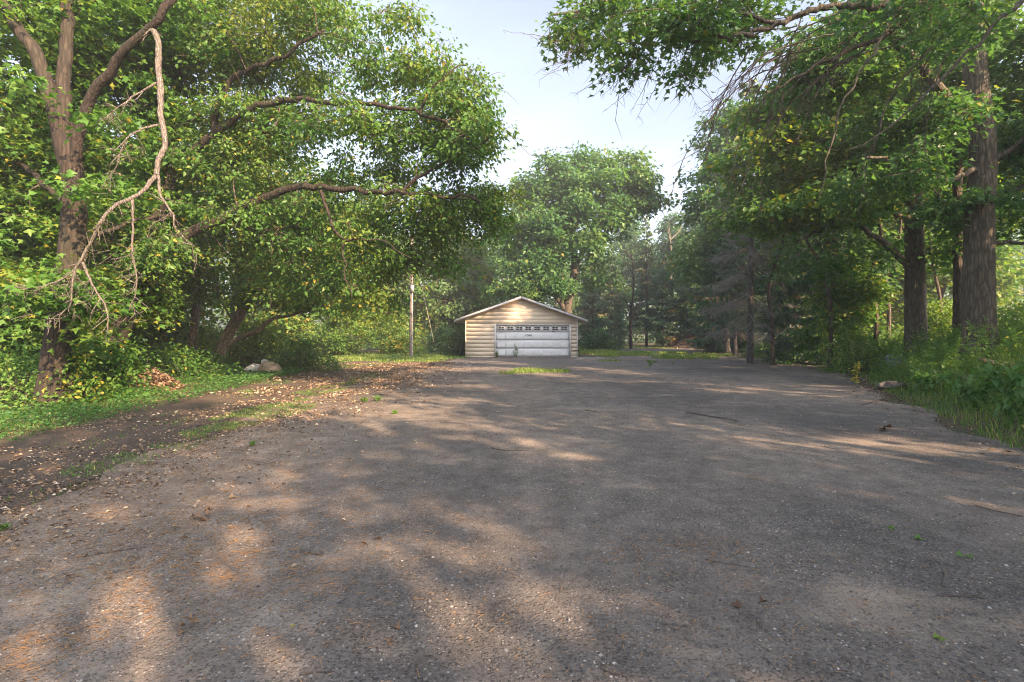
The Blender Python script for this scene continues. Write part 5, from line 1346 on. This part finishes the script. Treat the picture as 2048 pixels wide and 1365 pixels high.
def door_weed(label, px, py, h, seed):
    rg = np.random.RandomState(seed); b = np.array([gx(px), GY - .28, .0])
    root = empty("weed_plant", b); tag(root, label, "weed", "weeds growing at the foot of the garage door")
    st = MB(); lf = MB()
    for s in range(3):
        c = catmull([(0, 0, 0), (rg.normal(0, .08), 0, h * .5), (.12 * rg.normal(), -.02, h * (1 - .2 * s))], .06); tube(st, c, np.linspace(.012, .005, len(c)), 5)
        n = 46; k = rg.randint(len(c) // 5, len(c), n); a = rg.rand(n) * 6.28
        leaf_faces(lf, c[k], np.stack([np.cos(a), np.sin(a), .5 + 0 * a], 1), unit(np.array([0, 0, 1.]) + rg.normal(0, .4, (n, 3))), .11 * rg.uniform(.7, 1.3, n), .05, np.clip(rg.normal(.3, .15, n), 0, .9))
    st.build('stem', M['weed'], root, kind='stuff'); lf.build('foliage', M['weed'], root, kind='stuff')
door_weed("tall dark weed standing before the garage door", 1031, 714, .86, 1)
door_weed("small weed at the left foot of the garage door", 995, 714, .4, 2)
yl = MB(); rg = np.random.RandomState(4)
yp = np.array([10.35, 14.6, float(height(10.35, 14.6))])
root = empty("yellow_plant", yp); tag(root, "small yellowing leafy plant at the edge of the bank", "plant")
c = catmull([(0, 0, 0), (.03, 0, .35), (.08, 0, .72)], .05); b = MB(); tube(b, c, .012, 5); b.build('stem', M['weed'], root)
n = 70; k = rg.randint(2, len(c), n); a = rg.rand(n) * 6.28
leaf_faces(yl, c[k], np.stack([np.cos(a), np.sin(a), -.1 + 0 * a], 1), unit(np.array([0, 0, 1.]) + rg.normal(0, .4, (n, 3))), .13 * rg.uniform(.7, 1.3, n), .08, np.clip(rg.normal(.97, .04, n), .6, 1))
yl.build('foliage', M['weed'], root, kind='stuff')

# weeds on the right bank
def bank_pts(n, d0, d1, y0, y1, pw=1.0):
    y = y0 + (y1 - y0) * rng.rand(n) ** pw; d = rng.uniform(d0, d1, n)
    return edge_x(y) + d, y
bw = MB()
x, y = bank_pts(60000, -.1, 9, 3.5, 32, 1.5)
k = lowfreq(np.stack([x, y, 0 * x], 1), .8, 3) > -.9; x, y = x[k], y[k]; n = len(x)
blades(bw, x, y, rng.uniform(.16, .62, n) * np.clip(.4 + (x - edge_x(y)) * .55, .32, 1.15), np.maximum(.011, y * .0011), np.abs(rng.normal(0, .7, n)), np.clip(rng.normal(.6, .2, n), 0, 1))
tag(bw.build("bank_grass", M['grass']), "long arching grass along the foot of the right bank", "grass", kind='stuff')
bl = MB()
x, y = bank_pts(30000, .5, 10, 4, 30, 1.5)
f = lowfreq(np.stack([x, y, 0 * x], 1), 1.1, 9); k = f > -.2; x, y, f = x[k], y[k], f[k]; n = len(x)
pos = np.stack([x, y, height(x, y) + rng.uniform(.05, .5, n) * np.clip(.3 + .6 * (x - edge_x(y)), .2, 1)], 1); a = rng.rand(n) * 6.28
sz = np.where(rng.rand(n) < .25, .14, .08) * rng.uniform(.7, 1.3, n) * np.maximum(1, y / 14)
leaf_faces(bl, pos, np.stack([np.cos(a), np.sin(a), rng.normal(-.1, .3, n)], 1), unit(np.array([0, 0, 1.]) + rng.normal(0, .45, (n, 3))), sz, sz * .7, np.clip(.42 + .14 * f + rng.normal(0, .14, n), 0, .93))
tag(bl.build("ground_cover", M['weed']), "dense broad-leaved ground cover over the right bank", "ground cover", kind='stuff')
# tall leafy stalks standing in the weeds
sk = MB()
def stalk(seed, loc, h, n, lw):
    rg = np.random.RandomState(seed)
    c = catmull([(0, 0, -.05), (rg.normal(0, .05), rg.normal(0, .05), h * .5), (rg.normal(0, .17), rg.normal(0, .17), h)], .12) + loc
    tube(sk, c, np.linspace(.008, .003, len(c)), 3, cap=False)
    u = rg.uniform(.12, 1, n) * (len(c) - 1); i_ = np.minimum(u.astype(int), len(c) - 2); p = c[i_] + (c[i_ + 1] - c[i_]) * (u - i_)[:, None]
    a = rg.rand(n) * 6.28
    leaf_faces(sk, p, np.stack([np.cos(a), np.sin(a), rg.uniform(-.2, .8, n)], 1), unit(np.array([0, 0, 1.]) + rg.normal(0, .4, (n, 3))), rg.uniform(.08, .17, n), lw, np.clip(rg.normal(.55, .16, n), 0, .93))
for k in range(520):
    Yd = 5.5 + 22 * rng.rand() ** 1.2; xx = float(edge_x(Yd) + .5 + 8 * rng.rand() ** .9)
    if k % 3 == 0: Yd = 11 + 16 * rng.rand(); xx = float(edge_x(Yd) + .3 + 4 * rng.rand())
    if xx > 1.2 * Yd + .5: continue
    stalk(1000 + k, np.array([xx, Yd, float(height(xx, Yd))]), rng.uniform(.55, 1.25), rng.randint(34, 52), rng.uniform(.026, .05))
tag(sk.build("weed_stalks", M['weed']), "tall leafy goldenrod stalks crowding the right bank", "weeds", kind='stuff')
# large-leaved plant at the right edge
bp = np.array([7.05, 6.75, float(height(7.05, 6.75))])
def big_leaf_plant(label, loc, h, n, size, seed):
    rg = np.random.RandomState(seed); root = empty("broadleaf_plant", loc); tag(root, label, "plant")
    st = MB(); lf = MB()
    for s in range(5):
        c = catmull([(0, 0, 0), (rg.normal(0, .1), rg.normal(0, .1), h * .55), (rg.normal(0, .3), rg.normal(0, .3), h)], .06); tube(st, c, np.linspace(.011, .004, len(c)), 5)
        k = rg.randint(len(c) // 4, len(c), n); a = rg.rand(n) * 6.28
        leaf_faces(lf, c[k] + rg.normal(0, .05, (n, 3)), np.stack([np.cos(a), np.sin(a), rg.normal(-.5, .3, n)], 1), unit(np.stack([np.cos(a) * .6, np.sin(a) * .6, np.ones(n)], 1) + rg.normal(0, .3, (n, 3))), size * rg.uniform(.7, 1.3, n), size * .62, np.clip(rg.normal(.3, .12, n), 0, .9), 'blade')
    st.build('stem', M['weed'], root, kind='stuff'); lf.build('foliage', M['weed'], root, kind='stuff')
for k, (px, py, Yd, h, lb) in enumerate([(2015, 760, 7.6, 1.0, "large-leaved dark green plant at the right edge of the view"), (1955, 800, 9.2, .65, "broad-leaved plant left of the large-leaved one on the bank"), (1845, 745, 11.5, .6, "dark broad-leaved plant over the rubble slabs")]):
    xx = (px - 1024) / FP * Yd
    big_leaf_plant(lb, (xx, Yd, float(height(xx, Yd))), h, 26, .15, 40 + k)

# leaf litter
li = MB()
def litter(n, fx, fy, size, ttfun, zoff=.02, flat=.45):
    x, y = fx(n), fy(n)
    k = lowfreq(np.stack([x, y, 0 * x], 1), .7, 21) + .5 * lowfreq(np.stack([x, y, 0 * x], 1), .2, 22) > rng.normal(-.55, .45, n); x, y = x[k], y[k]; n = len(x)
    z = np.maximum(height(x, y), np.where((x > -4.5) & (x < edge_x(y) - .2) & (y < 33), .008, -9)) + zoff * rng.rand(n)
    a = rng.rand(n) * 6.28; sz = size * rng.uniform(.35, 1.45, n) * np.clip(y / 12, .6, 1.25)
    leaf_faces(li, np.stack([x, y, z], 1), np.stack([np.cos(a), np.sin(a), rng.normal(0, .15, n)], 1), unit(np.array([0, 0, 1.]) + rng.normal(0, flat, (n, 3))), sz, sz * rng.uniform(.35, .75, n), ttfun(n), 'kite', .35)
litter(26000, lambda n: rng.normal(-5.6, 1.5, n), lambda n: 3 + 23 * rng.rand(n) ** 1.3, .068, lambda n: np.clip(rng.normal(.52, .25, n), 0, 1))
litter(7000, lambda n: rng.normal(-4.4, .5, n), lambda n: 3 + 14 * rng.rand(n) ** 1.2, .058, lambda n: np.clip(rng.normal(.55, .25, n), 0, 1))
litter(9000, lambda n: rng.uniform(-5, 6, n), lambda n: 1.8 + 26 * rng.rand(n) ** 1.5, .021, lambda n: np.clip(rng.normal(.6, .25, n), 0, 1))
litter(1800, lambda n: rng.uniform(-3.2, 4.6, n), lambda n: 31.1 - 1.1 * rng.rand(n) ** 2, .04, lambda n: np.clip(rng.normal(.4, .28, n), 0, 1), .04)
yy_ = []
def ey(n):
    y = 4 + 28 * rng.rand(n) ** 1.2; yy_.append(y); return y
def ex(n): return edge_x(yy_[-1]) - np.abs(rng.normal(0, .45, n)) + .25
yb_ = ey(3200); xb_ = ex(3200)
litter(3200, lambda n: xb_, lambda n: yb_, .06, lambda n: np.clip(rng.normal(.4, .25, n), 0, 1))
tag(li.build("leaf_litter", M['litter']), "scattered dry leaves over the lane and asphalt", "litter", kind='stuff')
# dry needles and straw in the near left
nd = MB()
def straw(n, cx, cy, sx_, sy_, L=.07):
    x, y = rng.normal(cx, sx_, n), rng.normal(cy, sy_, n); k = (y > 1.2); x, y = x[k], y[k]; n = len(x)
    A = np.stack([x, y, .012 + .01 * rng.rand(n)], 1); a = rng.normal(.5, .9, n); B = A + np.stack([np.cos(a), np.sin(a), .06 * rng.normal(0, 1, n)], 1) * (L * rng.uniform(.4, 1.3, n))[:, None]
    B[:, 2] = np.maximum(B[:, 2], .01)
    twig_bundle(nd, A, B, .0022, .001, .003, rng, tint=.6)
straw(1500, -2.6, 3.6, 1.0, .8); straw(900, -3.2, 5.2, .9, 1.0); straw(260, -2.4, 2.35, .25, .12, .05); straw(500, -1.9, 3.1, .5, .25); straw(260, 1.2, 3.4, .4, .2, .05); straw(500, 1.0, 2.6, 1.6, .5, .04); straw(700, 0, 5, 3, 2, .06)
tag(nd.build("dry_needles", tint_mat("dry_straw", [(0, (.25, .13, .06)), (1, (.44, .28, .14))])), "dry brown needles and straw strewn on the near asphalt", "litter", kind='stuff')
# loose stones
gv = MB()
n = 26000
y = 1.5 + 12 * rng.rand(n) ** 1.8; x = rng.uniform(-1.15, 1.15, n) * (y + .6); k = (x > -4.6) & (x < edge_x(y) - .1); x, y = x[k], y[k]; n = len(x)
r = (.0045 + .009 * rng.rand(n) ** 3) * np.maximum(1, (y / 5) ** .6)
oct_ = np.array([(1, 0, 0), (0, 1, 0), (-1, 0, 0), (0, -1, 0), (0, 0, .75)])
v = oct_[None] * r[:, None, None] * rng.uniform(.6, 1.3, (n, 5, 3)); a = rng.rand(n) * 6.28
vx = v[..., 0] * np.cos(a)[:, None] - v[..., 1] * np.sin(a)[:, None]; vy = v[..., 0] * np.sin(a)[:, None] + v[..., 1] * np.cos(a)[:, None]
v = np.stack([vx, vy, v[..., 2]], -1) + np.stack([x, y, np.full(n, .007)], 1)[:, None]
t = np.arange(n)[:, None, None] * 5 + np.array([(0, 1, 4), (1, 2, 4), (2, 3, 4), (3, 0, 4)])[None]
gv.add(v.reshape(-1, 3), tris=t.reshape(-1, 3), tint=np.repeat(np.clip(rng.normal(.5, .25, n), 0, 1), 4))
tag(gv.build("gravel", M['stone']), "loose small stones on the weathered asphalt", "gravel", kind='stuff')

# thin evening haze: one closed box of air round everything
hm = bpy.data.materials.new("haze_air"); hm.use_nodes = True; hm.node_tree.nodes.clear()
ho = hm.node_tree.nodes.new("ShaderNodeOutputMaterial"); pv = hm.node_tree.nodes.new("ShaderNodeVolumePrincipled")
pv.inputs['Color'].default_value = (0.86, 0.90, 0.96, 1); pv.inputs['Density'].default_value = 0.0022; pv.inputs['Anisotropy'].default_value = 0.2
hm.node_tree.links.new(pv.outputs[0], ho.inputs['Volume'])
hb = MB().box((-160, -60, -3.5), (160, 130, 26)).build("haze", hm)
tag(hb, kind='stuff')
